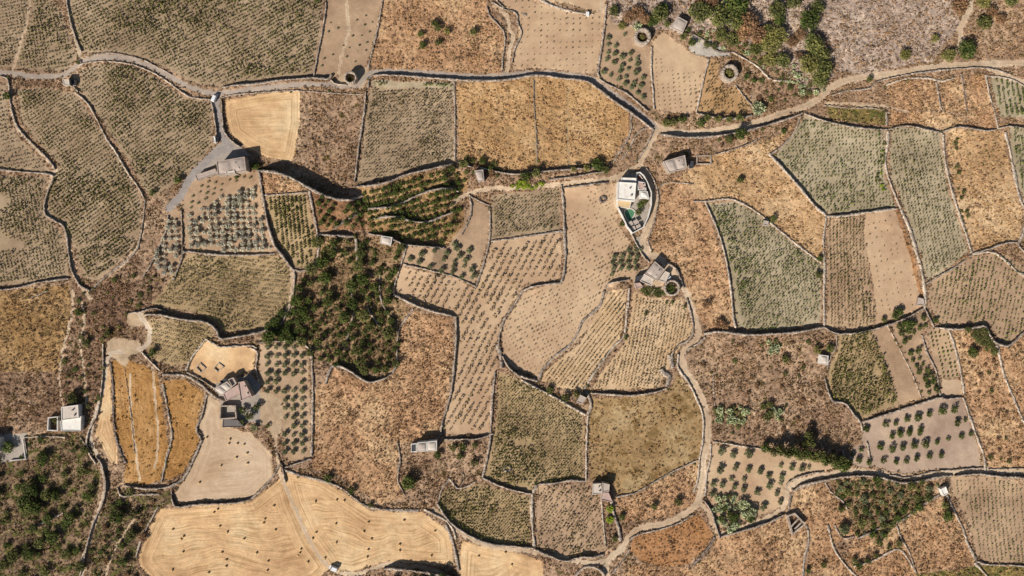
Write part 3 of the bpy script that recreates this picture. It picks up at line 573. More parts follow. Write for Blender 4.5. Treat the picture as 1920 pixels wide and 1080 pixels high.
wall([(980,545),(965,570),(945,600),(935,640),(938,665)],4,1.2)
wall([(933,645),(938,665),(942,690)],9,1.4)
wall([(928,698),(922,760),(920,815),(915,850),(905,895)],4.5,1.4)
wall([(905,896),(940,912),(975,922),(1000,927)],4,1.2,.6)
wall([(1008,908),(1040,906),(1070,901),(1098,902)],4,1.2,.8)
wall([(1006,910),(998,930),(998,980),(1002,1025)],6,1.2,st='stone_pale')
wall([(1002,1030),(1030,1042),(1060,1052),(1090,1045),(1110,1045),(1132,1040)],4,1.2,1.0)
wall([(1128,930),(1130,970),(1136,1025)],4,1.2,st='stone_pale')
wall([(1147,935),(1150,960),(1160,990),(1163,1015)],6.5,1.5)
wall([(820,945),(845,980),(880,1004),(920,1020),(960,1024),(1000,1028)],4,1.2,.9)
wall([(843,898),(858,915),(875,912),(890,904)],3.5,1.0,st='stone_pale')
wall([(843,898),(830,915),(820,945)],3.5,.9)
wall([(858,922),(870,900),(868,885)],2.5,.6)
wall([(855,1010),(848,990),(835,975),(815,965),(795,955)],4,1.2,st='stone_pale')
wall([(836,984),(850,1020),(860,1070)],6,1.2)
wall([(530,880),(560,890),(600,900),(640,915),(680,945),(720,955),(785,957)],6,1.0)
wall([(745,830),(750,860),(746,900),(760,930)],3.5,1.0)
wall([(583,650),(586,700),(586,780),(584,855)],5,1.2)
wall([(485,642),(520,640),(560,640),(583,655)],4,1.2)
wall([(610,720),(616,700),(626,686),(650,692),(670,705),(690,716),(715,712),(735,700),(745,682)],4.5,1.3,1.3)
wall([(745,685),(745,650),(750,615),(775,580)],4,1.2)
wall([(584,860),(560,868),(530,878)],4,1.1,.6)
wall([(535,905),(530,880),(527,870),(510,895),(470,935),(440,943),(370,946),(330,950),(322,935),(322,920)],4,1.2,.8)
wall([(320,915),(345,895),(368,850),(378,825)],5,1.3)
wall([(232,910),(270,916),(310,914),(345,898)],4.5,1.2,.4)
wall([(220,915),(228,930),(260,927),(300,927)],4,1.2)
wall([(378,822),(368,805),(378,780),(388,740)],4,1.3)
wall([(304,702),(320,702),(350,705),(378,722),(400,742),(425,755)],5,1.4)
wall([(266,660),(280,675),(300,695)],3.5,1.2,st='stone_pale')
wall([(305,720),(315,770),(322,820),(312,860),(303,905)],5,.8)
wall([(208,680),(212,730),(214,800),(225,845),(237,870)],5,.8,st='stone_dark')
wall([(193,645),(193,700),(188,745)],3,1.5)
wall([(188,745),(180,780),(166,810),(163,840),(180,870)],4,1.3,st='stone_pale')
wall([(348,695),(360,670),(386,635)],4,1.2,st='stone_pale')
wall([(386,636),(400,643),(412,650),(470,648),(482,652)],4,1.3)
wall([(349,697),(375,710),(402,728)],3.5,1.2)
wall([(470,652),(482,660),(480,690),(485,715)],4,1.2,st='stone_pale')
wall([(270,590),(300,590),(318,594),(350,600),(385,604),(405,618),(412,634),(440,632),(490,622),(528,606)],4.5,1.2,1.6)
wall([(240,588),(262,585),(290,578),(310,585)],4,1.2,.8)
wall([(528,606),(545,572),(552,530),(552,505)],4,1.2)
wall([(340,478),(348,472),(375,474),(410,478),(470,478),(515,476)],4,1.3,.4)
wall([(345,470),(337,495),(325,525)],4,1.2)
wall([(340,395),(341,430),(342,475)],3,1.2)
wall([(315,405),(312,430),(295,470),(280,500),(268,520)],3.5,1.2)
wall([(486,323),(493,370),(502,420),(515,460),(530,480),(548,505)],5,1.4,1.0)
wall([(548,505),(565,508),(592,498)],4,1.2)
wall([(592,498),(598,460),(590,410),(580,358)],5,1.2)
wall([(494,366),(530,364),(577,360)],3.5,1.0)
wall([(480,320),(515,323),(545,333),(572,348),(600,363),(630,373),(655,375),(680,367)],5,1.2,4.6)
wall([(598,440),(640,442),(665,443)],5,1.2,2.2)
wall([(690,438),(720,443),(740,450),(758,458),(800,462),(835,465)],4,1.3,2.6)
wall([(668,350),(700,347),(730,340),(760,328),(800,318),(850,307)],4,1.2,2.8)
wall([(682,392),(710,390),(738,387),(765,375),(790,363),(820,355),(850,354),(860,360)],4.5,1.2,2.2)
wall([(700,410),(740,406),(770,414),(800,416),(835,403),(862,392)],4.5,1.1,1.9)
wall([(880,365),(884,390),(878,415),(866,440)],3.5,1.0)
wall([(625,430),(645,415),(675,398)],5,.7,st='stone_dark')
wall([(667,447),(670,480),(672,500)],6,1.2)
wall([(655,540),(665,570),(660,600),(650,640),(645,655)],4,1.0)
wall([(688,575),(700,595),(715,615)],4,1.0,st='stone_pale')
wall([(712,500),(714,560),(725,585),(742,605)],4,1.0)
wall([(855,302),(880,312),(905,316),(960,326),(1010,322),(1060,318),(1140,312)],3.5,1.0,1.4)
wall([(1030,337),(1080,330),(1140,320)],3.5,1.0,.8)
wall([(1056,352),(1090,348),(1140,342)],4,1.2,.6)
wall([(150,1080),(165,1015),(175,980),(192,945),(198,910),(190,870),(180,855)],3,1.2,.6)
wall([(55,995),(85,978),(118,962)],3.5,1.2)
wall([(45,820),(80,818),(122,820)],3,1.2,st='stone_pale')
wall([(46,822),(50,850)],3,1.2,st='stone_pale')
wall([(297,950),(280,980),(262,1020),(255,1045)],4,1.2)
wall([(150,820),(165,840),(172,850)],3,1.0)
wall([(720,1066),(770,1070),(820,1078),(860,1085)],5,1.2,2.4)
wall([(1340,290),(1390,275),(1420,262)],3,1.0,.5)
wall([(1212,315),(1225,335),(1234,365),(1230,400),(1222,430),(1215,450),(1222,470)],3,1.0)
wall([(1180,432),(1190,450),(1205,478),(1218,492)],3,1.3,st='stone_pale')
wall([(233,690),(240,735),(248,800),(252,850)],2,.3)
wall([(1282,540),(1268,505),(1250,492)],4,1.2,.5)

wall([(1001,150),(1002,200),(1006,250),(1008,305)],3,.6,0,'stone_dark')
wall([(55,560),(90,545)],3,.5)
# ---------------------------------------------------------------- terrain: one relief, cut into ground, fields, roads
G0X, G0Y, G1X, G1Y, CS = -80, -80, 2000, 1160, 2.0
nx = int((G1X-G0X)/CS)+1; ny = int((G1Y-G0Y)/CS)+1
gx = G0X+np.arange(nx)*CS; gy = G0Y+np.arange(ny)*CS; GX, GY = np.meshgrid(gx, gy)
Z = 1.2*(vn(GX, GY, 260, 3)-.5) + .5*(vn(GX, GY, 70, 4)-.5)
SUNP = (-SX, SY)      # towards the sun, photo axes
for pts, wd, h, ret, st, lab, sm in W:
    if not ret: continue
    ret *= 1.22
    Q = spline(pts, 6.0); L = 25+ret*22
    x0, y0 = Q.min(0)-L; x1, y1 = Q.max(0)+L
    i0, i1 = max(0, int((x0-G0X)/CS)), min(nx, int((x1-G0X)/CS)+2); j0, j1 = max(0, int((y0-G0Y)/CS)), min(ny, int((y1-G0Y)/CS)+2)
    if i1 <= i0 or j1 <= j0: continue
    X = GX[j0:j1, i0:i1]; Y = GY[j0:j1, i0:i1]
    best = np.full(X.shape, 1e9); hh = np.zeros(X.shape); acc = 0
    tot = sum(np.linalg.norm(b-a) for a, b in zip(Q[:-1], Q[1:])); tp = min(22, tot/3)
    for a, b in zip(Q[:-1], Q[1:]):
        d = b-a; Ln = math.hypot(*d)
        if Ln < 1e-6: continue
        t = np.clip(((X-a[0])*d[0]+(Y-a[1])*d[1])/Ln**2, 0, 1)
        ex = X-a[0]-t*d[0]; ey = Y-a[1]-t*d[1]; D = np.hypot(ex, ey); k = D < best
        c = (d[0]*SUNP[1]-d[1]*SUNP[0])/Ln; sd = (d[0]*ey-d[1]*ex)*np.sign(c) > 0
        s = acc+t*Ln; tap = np.clip(np.minimum(s, tot-s)/tp, 0, 1)
        hh = np.where(k, np.where(sd, ret*min(1, abs(c)*1.5)*tap, 0), hh); best = np.where(k, D, best); acc += Ln
    t = np.clip(best/L, 0, 1); Z[j0:j1, i0:i1] += hh*(1-t*t*(3-2*t))
def Zat(x, y):
    u = np.clip((np.asarray(x, float)-G0X)/CS, 0, nx-1.001); v = np.clip((np.asarray(y, float)-G0Y)/CS, 0, ny-1.001)
    i = u.astype(int); j = v.astype(int); fu = u-i; fv = v-j
    return (Z[j, i]*(1-fu)+Z[j, i+1]*fu)*(1-fv)+(Z[j+1, i]*(1-fu)+Z[j+1, i+1]*fu)*fv
def Wd(x, y, z=None, dz=0):
    """photo point on the ground -> world"""
    zz = float(Zat(x, y)) if z is None else z
    k = S*(1-zz/CH); return ((x-960)*k, (540-y)*k, zz+dz)
def Wnp(x, y, z):
    k = S*(1-z/CH); return np.stack([(x-960)*k, (540-y)*k, z], -1)
# which field / road owns each cell
CX = GX[:-1, :-1]+CS/2; CY = GY[:-1, :-1]+CS/2
wx = CX+3.0*(vn(CX, CY, 9, 11)-.5)+1.6*(vn(CX, CY, 3, 12)-.5); wy = CY+3.0*(vn(CX, CY, 9, 13)-.5)+1.6*(vn(CX, CY, 3, 14)-.5)
OWN = np.zeros(CX.shape, int); REG = [('ground', 'bscrub', None, {})]; EDGE = {}
for f in F:
    P = f['poly']; REG.append(('field', f['style'], f['desc'], f['kw'])); EDGE[len(REG)-1] = (np.array(list(P)+[P[0]], float), 1.0); rid = len(REG)-1; f['rid'] = rid
    xs = [p[0] for p in P]; ys = [p[1] for p in P]
    i0, i1 = max(0, int((min(xs)-6-G0X)/CS)), min(nx-1, int((max(xs)+6-G0X)/CS)+1); j0, j1 = max(0, int((min(ys)-6-G0Y)/CS)), min(ny-1, int((max(ys)+6-G0Y)/CS)+1)
    sub = OWN[j0:j1, i0:i1]; sub[inside(P, wx[j0:j1, i0:i1], wy[j0:j1, i0:i1])] = rid
def own_line(pts, wd, rid):
    Q = spline(pts, 5.0); x0, y0 = Q.min(0)-wd-4; x1, y1 = Q.max(0)+wd+4
    i0, i1 = max(0, int((x0-G0X)/CS)), min(nx-1, int((x1-G0X)/CS)+1); j0, j1 = max(0, int((y0-G0Y)/CS)), min(ny-1, int((y1-G0Y)/CS)+1)
    if i1 <= i0 or j1 <= j0: return
    sub = OWN[j0:j1, i0:i1]; sub[dist_line(Q, wx[j0:j1, i0:i1], wy[j0:j1, i0:i1]) < wd/2] = rid
for name, st, P in YD:
    REG.append((name, st, None, {})); OWN[inside(P, wx, wy)] = len(REG)-1
rmap = {}
for name, st, pts, wd in R[::-1]:
    REG.append((name, st, None, {})); own_line(pts, wd, len(REG)-1); EDGE[len(REG)-1] = (spline(pts, 5.0), 1.0)
# micro relief by style
rough = np.array([PAL[r[1]][4] for r in REG])[OWN]
r4 = np.zeros(Z.shape); r4[:-1, :-1] = rough; r4[-1] = r4[-2]; r4[:, -1] = r4[:, -2]
micro = (vn(GX, GY, 2.3, 21)-.5)*1.2+(vn(GX, GY, 5.5, 22)-.5)*1.6+(RNG.random(Z.shape)-.5)*.7
ZS = Z + r4*micro
VG = Wnp(GX, GY, ZS).reshape(-1, 3)
idx = (np.arange(ny-1)[:, None]*nx+np.arange(nx-1)[None, :])
quads = np.stack([idx+nx, idx+nx+1, idx+1, idx], -1)
def smat(style, kw, nm):
    p = list(PAL[style]); d = dict(p[3]); d.update({k: v for k, v in kw.items() if k == 'stripe'})
    return ground_mat(nm, p[0], p[1], p[2], **d)
cache = {}
for rid, (name, st, desc, kw) in enumerate(REG):
    msk = OWN == rid
    if not msk.any(): continue
    q = quads[msk]; u, inv = np.unique(q, return_inverse=True)
    key = (st, str(kw.get('stripe')))
    if key not in cache: cache[key] = smat(st, kw, 'ground_'+st)
    ed = None
    if rid in EDGE and ('stripe' in kw or 'stripe' in PAL[st][3] or 'ruts' in PAL[st][3]): ed = dist_line(EDGE[rid][0], GX.ravel()[u], GY.ravel()[u])*S
    o = link(bpy.data.objects.new(name, mesh_np(name, VG[u], inv.reshape(q.shape), cache[key], edge=ed))); tag(o, kind='structure')
# the country beyond the frame, one sheet to the horizon
mb = MB(); h = 5000.0; a0, b0 = Wd(G0X+4, G0Y+4, 0)[:2]; a1, b1 = Wd(G1X-4, G1Y-4, 0)[:2]; zz = -.9
mb.poly([(-h,-h,zz),(h,-h,zz),(h,b1,zz),(-h,b1,zz)]); mb.poly([(-h,b0,zz),(h,b0,zz),(h,h,zz),(-h,h,zz)])
mb.poly([(-h,b1,zz),(a0,b1,zz),(a0,b0,zz),(-h,b0,zz)]); mb.poly([(a1,b1,zz),(h,b1,zz),(h,b0,zz),(a1,b0,zz)])
tag(mb.build('terrain', cache[('bscrub','None')]), kind='structure')
# ---------------------------------------------------------------- dry stone walls
SHORT = {r: REG[r][2] for r in range(len(REG)) if REG[r][2]}
for i, r in enumerate(REG):
    if r[0] in ('road',): SHORT[i] = 'the tarred road'
    if r[0] == 'dirt_road': SHORT[i] = 'the upper right dirt road'
    if r[0] == 'lane': SHORT[i] = 'the winding lane'
    if r[0] == 'paved_drive': SHORT[i] = 'the paved drive'
    if r[0] in ('dirt_track', 'path'): SHORT[i] = 'a dirt track'
    if r[0] == 'farm_yard': SHORT[i] = 'a farm yard'
def owner_at(x, y):
    i = int((x-G0X)/CS); j = int((y-G0Y)/CS)
    return OWN[j, i] if 0 <= i < nx-1 and 0 <= j < ny-1 else 0
wall_labels = []
WR = random.Random(5)
for pts, wd, h, ret, st, lab, sm in W:
    Q = spline(pts, 2.6); n = len(Q); V = []; Fq = []
    T = np.gradient(Q, axis=0); T /= np.linalg.norm(T, axis=1)[:, None]+1e-9; Nn = np.stack([-T[:, 1], T[:, 0]], 1)
    wd *= 1.0; h *= .82 if not ret else .9
    off = [-.5, -.42, -.14, .16, .42, .5]
    for i in range(n):
        w_ = wd*(1+.3*(WR.random()-.5))*(.7+.75*float(vn(Q[i][0], Q[i][1], 16, 41))); c = Q[i]+Nn[i]*(WR.random()-.5)*1.0
        zs = [float(Zat(*(c+Nn[i]*s*(wd/2+2.2)))) for s in (-1, 1)]; top = max(zs)+h*(.7+.5*float(vn(Q[i][0], Q[i][1], 11, 42)))
        for k, o_ in enumerate(off):
            p = c+Nn[i]*w_*o_+np.array([WR.random()-.5, WR.random()-.5])*.5
            if k in (0, 5): z = min(zs)-.5
            elif k in (1, 4): z = top-.15-WR.random()*.45
            else: z = top+(WR.random()-.5)*.5
            V.append(Wd(p[0], p[1], z))
        if i:
            for k in range(5): a = (i-1)*6+k; Fq.append((a, a+1, a+7, a+6))
    me = mesh_np('dry_stone_wall', np.array(V), np.array(Fq), M[st])
    # end caps
    o = link(bpy.data.objects.new('dry_stone_wall', me))
    # origin at the base middle
    sides = []
    for s in (-1, 1):
        cnt = {}
        for i in range(2, max(3, n-2), 3):
            if i >= n: continue
            for dd in (6, 10):
                p = Q[i]+Nn[i]*s*dd; r_ = owner_at(*p)
                if r_ in SHORT: cnt[SHORT[r_]] = cnt.get(SHORT[r_], 0)+1
        sides.append(max(cnt, key=cnt.get) if cnt else 'open scrub')
    wall_labels.append((o, sides, Q, wd, h, ret, st))
seen = {}
for rec in wall_labels:
    k = tuple(sorted(rec[1])); seen.setdefault(k, []).append(rec)
for k, recs in seen.items():
    for o, sides, Q, wd, h, ret, st in recs:
        a, b = k; tone = 'pale stone wall' if st == 'stone_pale' else 'stone wall'
        if len(recs) > 1:
            L = sum(np.linalg.norm(q-p) for p, q in zip(Q[:-1], Q[1:]))
            order = sorted(recs, key=lambda r: r[2].mean(0)[1]); horiz = np.ptp([r[2].mean(0)[0] for r in recs]) > np.ptp([r[2].mean(0)[1] for r in recs])
            if horiz: order = sorted(recs, key=lambda r: r[2].mean(0)[0])
            i = [r[0] for r in order].index(o); m = len(order)
            w0 = ('leftmost','rightmost') if horiz else ('upper','lower')
            pos = w0[0] if i == 0 else w0[1] if i == m-1 else ('middle' if m == 3 else ['','second','third','fourth','fifth','sixth','seventh','eighth','ninth'][min(i, 8)]+(' from left' if horiz else ' from top'))
            tone = (pos+' '+tone) if 'from' not in pos else ('stone wall '+pos)
        if a == b: l = f'{tone} crossing {a}' if 'track' not in a and 'lane' not in a and 'road' not in a else f'{tone} along {a}'
        elif 'open scrub' in k: l = f'{tone} at the edge of {a if b == "open scrub" else b}'
        else: l = f'{tone} between {a} and {b}'
        ws = l.split()
        if len(ws) > 16: l = ' '.join(w_ for w_ in ws if w_ != 'the'); ws = l.split()
        if len(ws) > 16: l = l.replace('stone wall', 'wall')
        tag(o, l, 'wall', 'dry stone walls between the fields')
# ---------------------------------------------------------------- foliage templates
def leaves(n, R_, zc, rz, ls, seed, lumps=None, flat=.5, shell=.6):
    """n leaf quads through a crown volume -> V (n*4,3)"""
    g = np.random.default_rng(seed)
    if lumps is None: lumps = [(0, 0, zc, R_, rz)]
    L = np.array(lumps); pk = g.choice(len(L), n, p=(L[:, 3]**2)/(L[:, 3]**2).sum())
    d = g.normal(size=(n, 3)); d /= np.linalg.norm(d, axis=1)[:, None]; d[:, 2] = np.where(d[:, 2] < -.35, -d[:, 2], d[:, 2])
    rr = shell+(1-shell)*g.random(n)**.6; rr *= (1+.14*g.normal(size=n))
    c = L[pk, :3]+d*rr[:, None]*np.stack([L[pk, 3], L[pk, 3], L[pk, 4]], 1)
    nr = d+g.normal(size=(n, 3))*flat+np.array([0, 0, .35]); nr /= np.linalg.norm(nr, axis=1)[:, None]
    a = np.cross(nr, g.normal(size=(n, 3))); a /= np.linalg.norm(a, axis=1)[:, None]; b = np.cross(nr, a)
    s = ls*(.6+.8*g.random(n))[:, None]; b = b*(.55+.4*g.random(n))[:, None]
    return np.stack([c-a*s, c-b*s, c+a*s, c+b*s], 1).reshape(-1, 3)
def quads_of(V): return np.arange(len(V), dtype=np.int32).reshape(-1, 4)
def lumpy(R_, zc, rz, k, seed):
    g = np.random.default_rng(seed); out = [(0, 0, zc, R_*.62, rz*.8)]
    for i in range(k):
        t = 2*math.pi*(i+g.random()*.7)/k; r = R_*(.42+.2*g.random()); q = R_*(.3+.2*g.random())
        out.append((r*math.cos(t), r*math.sin(t), zc+rz*(g.random()-.35)*.6, q, q*.85))
    return out
VINE = [leaves(12, .62, .5, .4, .26, 100+i, [(0, 0, .55, .5, .45), (.3*math.cos(i), .3*math.sin(i), .45, .36, .34)], .7) for i in range(6)]
TUFT = [leaves(6, .6, .2, .34, .3, 200+i, None, .8) for i in range(6)]
CLUMP = [leaves(16, .6, .42, .4, .22, 260+i, None, .7, .5) for i in range(5)]
BUSH = [leaves(26, .62, .9, .85, .25, 300+i, None, .6) for i in range(4)]
OLV = [leaves(100, 1, .62, .6, .18, 320+i, lumpy(1, .62, .55, 5, 330+i), .6) for i in range(5)]
ALLV = []; ALLM = []
def place_np(T, xs, ys, size, hsc=1.0, dz=0, rg=RNG):
    """scatter templates, returns V (N*m,3)"""
    n = len(xs)
    if n == 0: return np.zeros((0, 3))
    t = rg.integers(0, len(T), n); rz = rg.random(n)*2*math.pi; out = []
    z0 = Zat(xs, ys)+dz; B = Wnp(np.asarray(xs, float), np.asarray(ys, float), z0); size = np.broadcast_to(size, (n,))
    for k in range(len(T)):
        m = t == k
        if not m.any(): continue
        v = T[k][None]*size[m][:, None, None]; c, s = np.cos(rz[m])[:, None], np.sin(rz[m])[:, None]
        w = np.stack([v[..., 0]*c-v[..., 1]*s, v[..., 0]*s+v[..., 1]*c, v[..., 2]*hsc], -1)+B[m][:, None, :]
        out.append(w.reshape(-1, 3))
    return np.concatenate(out)
def lattice(poly, ang, dr, dp, jit, keep, seed, marg=3.0):
    g = np.random.default_rng(seed); a = math.radians(ang); u = np.array([math.cos(a), math.sin(a)]); v = np.array([-u[1], u[0]])
    P = np.array(poly, float); c = P.mean(0); R_ = np.abs(P-c).max()*1.5
    i = np.arange(-int(R_/dr)-1, int(R_/dr)+2); j = np.arange(-int(R_/dp)-1, int(R_/dp)+2); I, J = np.meshgrid(i, j)
    st_ = .5*(I % 2) if 13 < dp < 15 else 0*I; x = c[0]+I*dr*v[0]+(J+st_)*dp*u[0]; y = c[1]+I*dr*v[1]+(J+st_)*dp*u[1]
    x = x.ravel(); y = y.ravel(); x, y = x+vn(x, y, 120, seed)*7, y+vn(x, y, 120, seed+1)*7
    x = x+g.normal(size=x.shape)*jit*.3; y = y+g.normal(size=x.shape)*jit*.3
    m = inside(poly, x, y) & (g.random(x.shape) < keep*.96) & (x > -40) & (x < 1960) & (y > -40) & (y < 1120)
    x = x[m]; y = y[m]
    if len(x) and marg: 
        Q = np.array(list(poly)+[poly[0]], float); k = dist_line(Q, x, y) > marg; x = x[k]; y = y[k]
    return x, y
def is_field(x, y, rid): 
    i = ((x-G0X)/CS).astype(int); j = ((y-G0Y)/CS).astype(int); return OWN[j, i] == rid
mats_v = ['vine','vine_dull','vine_green','vine_pale']; stuffV = []; stuffM = []
smallV = []; bushes = []
INDIV = {'the six row vineyard': None, 'the slim vine plot': None}
indiv_pts = []
VROW = []
for fi, f in enumerate(F):
    pl = f['plants']
    if not pl: continue
    kind, ang, dr, dp, size, keep, jit = pl[:7]; cond = pl[7] if len(pl) > 7 else None
    x, y = lattice(f['poly'], ang, dr, dp, jit, keep, 1000+fi, 4.5 if kind in ('bush', 'olive') else 3.4)
    if cond == 'patch': m = vn(x, y, 38, 71) < .8; x, y = x[m], y[m]
    elif cond is not None: m = np.array([bool(cond(a, b)) for a, b in zip(x, y)], bool); x, y = x[m], y[m]
    else:
        m = (vn(x, y, 26, 70+fi) < .93); x, y = x[m], y[m]
    m = is_field(x, y, f['rid']); x, y = x[m], y[m]
    sz = size*(.7+.52*RNG.random(len(x)))*(.74+.52*vn(x, y, 45, 90+fi))
    if kind.startswith('vine'):
        mi = mats_v.index(kind)
        if f['desc'] in INDIV: indiv_pts += [(a, b, s, mi, f['desc']) for a, b, s in zip(x, y, sz)]; continue
        V = place_np(VINE, x, y, sz*(1.22 if dp > 4.5 else 1.14), 1.35); stuffV.append(V); stuffM.append(np.full(len(V)//4, mi))
    elif kind == 'small_bush': smallV.append(place_np(VINE, x, y, sz*.95))
    elif kind == 'bush': bushes += [(a, b, s) for a, b, s in zip(x, y, sz)]
    elif kind == 'olive': pass
V = np.concatenate(stuffV); mi = np.concatenate(stuffM)
o = link(bpy.data.objects.new('grapevines', mesh_np('grapevines', V, quads_of(V), [M[k] for k in mats_v], mi)))
tag(o, 'small green grapevines in close rows across most of the stone walled fields', 'vines', kind='stuff')
V = np.concatenate(smallV); o = link(bpy.data.objects.new('young_shrubs', mesh_np('young_shrubs', V, quads_of(V), M['bush_small'])))
tag(o, 'tiny dark young shrubs dotted over the pale bare fields', 'shrubs', kind='stuff')
# single vines, each a thing
def vmesh(k, mi):
    T = np.concatenate([VINE[k], leaves(10, .62, .5, .4, .3, 150+k, [(0, 0, .5, .4, .4)], .7, .3)])
    q = [(-.08, 0, -.1), (.08, 0, -.1), (.06, 0, .7), (-.06, 0, .7), (0, -.08, -.1), (0, .08, -.1), (0, .06, .7), (0, -.06, .7)]
    T = np.concatenate([T, np.array(q)]); return mesh_np('grapevine', T*1.12, quads_of(T), [M[mats_v[mi]], M['bark']], [0]*(len(T)//4-2)+[1, 1])
vm = {}
indiv_pts.sort(key=lambda r: r[4]); by = {}
for r in indiv_pts: by.setdefault(r[4], []).append(r)
print('VINES individual', {k: len(v) for k, v in by.items()}, 'stuff', len(stuffM) and sum(len(m) for m in stuffM)//11)
VL = {'the slim vine plot': 'small green vine in the slim plot right of the dark olive wedge', 'the six row vineyard': 'bright green vine in the narrow vineyard of long near vertical rows'}
for d, lst in by.items():
    for a, b, s, mi, _ in lst:
        k = random.randrange(6)
        if (k, mi) not in vm: vm[(k, mi)] = vmesh(k, mi)
        o = link(bpy.data.objects.new('grapevine', vm[(k, mi)])); o.location = Wd(a, b); o.scale = (s,)*3; o.rotation_euler[2] = random.random()*6.28
        tag(o, VL[d], 'vine', 'vines of '+d)
# single low shrubs of the T shaped field, the 300 largest; the rest as one
print('BUSHES', len(bushes))
bushes.sort(key=lambda r: -r[2]); bm_ = [mesh_np('round_bush', T, quads_of(T), M['bush_t']) for T in BUSH]
for a, b, s in bushes[:300]:
    o = link(bpy.data.objects.new('low_bush', random.choice(bm_))); o.location = Wd(a, b); o.scale = (s*1.4, s*1.4, s*1.25); o.rotation_euler[2] = random.random()*6.28
    tag(o, 'low dark round bush planted in the T shaped pale field', 'bush', 'planted bushes of the T shaped field')
if len(bushes) > 300:
    r = bushes[300:]; V = place_np(BUSH, np.array([q[0] for q in r]), np.array([q[1] for q in r]), np.array([q[2] for q in r])*.95)
    tag(link(bpy.data.objects.new('low_bushes', mesh_np('low_bushes', V, quads_of(V), M['bush_t']))), 'smallest dark bushes of the T shaped pale field', 'bushes', kind='stuff')
# ---------------------------------------------------------------- scrub and dry grass, uncountable
tv = []; tm = []
FRAME = (CX > -60) & (CX < 1980) & (CY > -50) & (CY < 1130)
cell_area = (CS*S)**2
den = np.array([PAL[r[1]][5] for r in REG])[OWN]*FRAME
jj, ii = np.nonzero(RNG.random(CX.shape) < np.clip(den/100*cell_area*1.0, 0, .9)*(.35+1.3*vn(CX, CY, 30, 60))*(.5+vn(CX, CY, 9, 61)))
xx = CX[jj, ii]+(RNG.random(len(jj))-.5)*2; yy = CY[jj, ii]+(RNG.random(len(jj))-.5)*2
ow = OWN[jj, ii]; typ = np.zeros(len(jj), int); rr = RNG.random(len(jj))
for rid, r in enumerate(REG):
    mx = PAL[r[1]][6]
    if not mx: continue
    m = ow == rid
    if not m.any(): continue
    ks = [TUFTS.index(k) for k in mx]; c = np.cumsum(list(mx.values()))
    q = np.clip(rr[m]*.55+.45*vn(xx[m], yy[m], 22, 62), 0, .999)      # patches of one kind
    typ[m] = np.array(ks)[np.searchsorted(c/c[-1], q)]
sz = .5+.45*RNG.random(len(xx))**2; bigc = RNG.random(len(xx)) < .07; sz = np.where(bigc, .9+.7*RNG.random(len(xx)), sz)
order = np.argsort(typ)
for k in range(len(TUFTS)):
    m = typ == k
    if not m.any(): continue
    hs = {'t_yellow': .9, 't_gold': .5}.get(TUFTS[k], 1.35)
    mb_ = m & bigc; m = m & ~bigc
    if mb_.any(): V = place_np(CLUMP, xx[mb_], yy[mb_], sz[mb_], .9); tv.append(V); tm.append(np.full(len(V)//4, {'t_yellow': TUFTS.index('t_dry'), 't_dry': TUFTS.index('t_rust'), 't_gold': k}.get(TUFTS[k], TUFTS.index('t_brown'))))
    V = place_np(TUFT, xx[m], yy[m], sz[m]*(1.25 if TUFTS[k] in ('t_green', 't_brown', 't_mauve') else 1.0), hs)
    tv.append(V); tm.append(np.full(len(V)//4, k))
V = np.concatenate(tv); print('TUFTS', len(V)//16)
o = link(bpy.data.objects.new('dry_scrub', mesh_np('dry_scrub', V, quads_of(V), [M[k] for k in TUFTS], np.concatenate(tm))))
tag(o, 'dry grass and scrub growing over the heaths and field edges', 'scrub', kind='stuff')
# ---------------------------------------------------------------- trees and shrubs, each a thing
TM = {}
def tree_mesh(kind, size, v):
    """unit crown (radius 1 m) at three levels of detail, trunk mesh"""
    key = (kind, size, v)
    if key in TM: return TM[key]
    n, ls, k = {0: (70, .2, 4), 1: (240, .12, 7), 2: (620, .085, 11)}[size]
    sd = 400+v*17+size*5
    if kind == 'cactus': L = leaves(n//2+20, 1, .5, .4, ls*1.5, sd, lumpy(1, .5, .4, k+2, sd), 1.2, .5)
    elif kind in ('olive', 'silver'): L = leaves(int(n*1.35), 1, .62, .55, ls, sd, lumpy(1, .62, .52, k, sd), .7, .45)
    else: L = leaves(int(n*1.15), 1, .66, .6, ls, sd, lumpy(1, .66, .6, k, sd), .5, .6)
    cr = mesh_np('crown', L, quads_of(L), M[kind]); g = random.Random(sd)
    mb = MB(); mb.tube((0, 0, -.15), (.03, .02, .45), .11, .07, 7)
    for i in range(4 if size else 3):
        t = g.random()*6.28; mb.tube((.03, .02, .4), (.45*math.cos(t), .45*math.sin(t), .85+.2*g.random()), .06, .02, 5)
    tr = mb.build('trunk', M['bark']); tm_ = tr.data; bpy.data.objects.remove(tr)
    TM[key] = (cr, tm_); return TM[key]
def tree(name, kind, x, y, r, label, cat, group=None, hs=1.0, single=False, sx=1.0):
    """r: crown radius in photo pixels"""
    rm = r*S; size = 0 if r < 5.5 else 1 if r < 11 else 2
    cr, tk = tree_mesh(kind, size, random.randrange(4)); loc = Wd(x, y, dz=-.05); rz = random.random()*6.28
    if single:
        o = link(bpy.data.objects.new(name, cr)); o.location = loc; o.rotation_euler[2] = rz; o.scale = (rm, rm*sx, rm*hs); return tag(o, label, cat, group)
    e = empty(name, loc, rz); e.scale = (rm, rm*sx, rm*hs)
    link(bpy.data.objects.new('crown', cr), e); link(bpy.data.objects.new('trunk', tk), e)
    return tag(e, label, cat, group)
OLIVES = []   # (x, y, r, kind, label, group)
def olives(lst, kind, label, group): OLIVES.extend((x, y, r, kind, label, group) for x, y, r in lst)
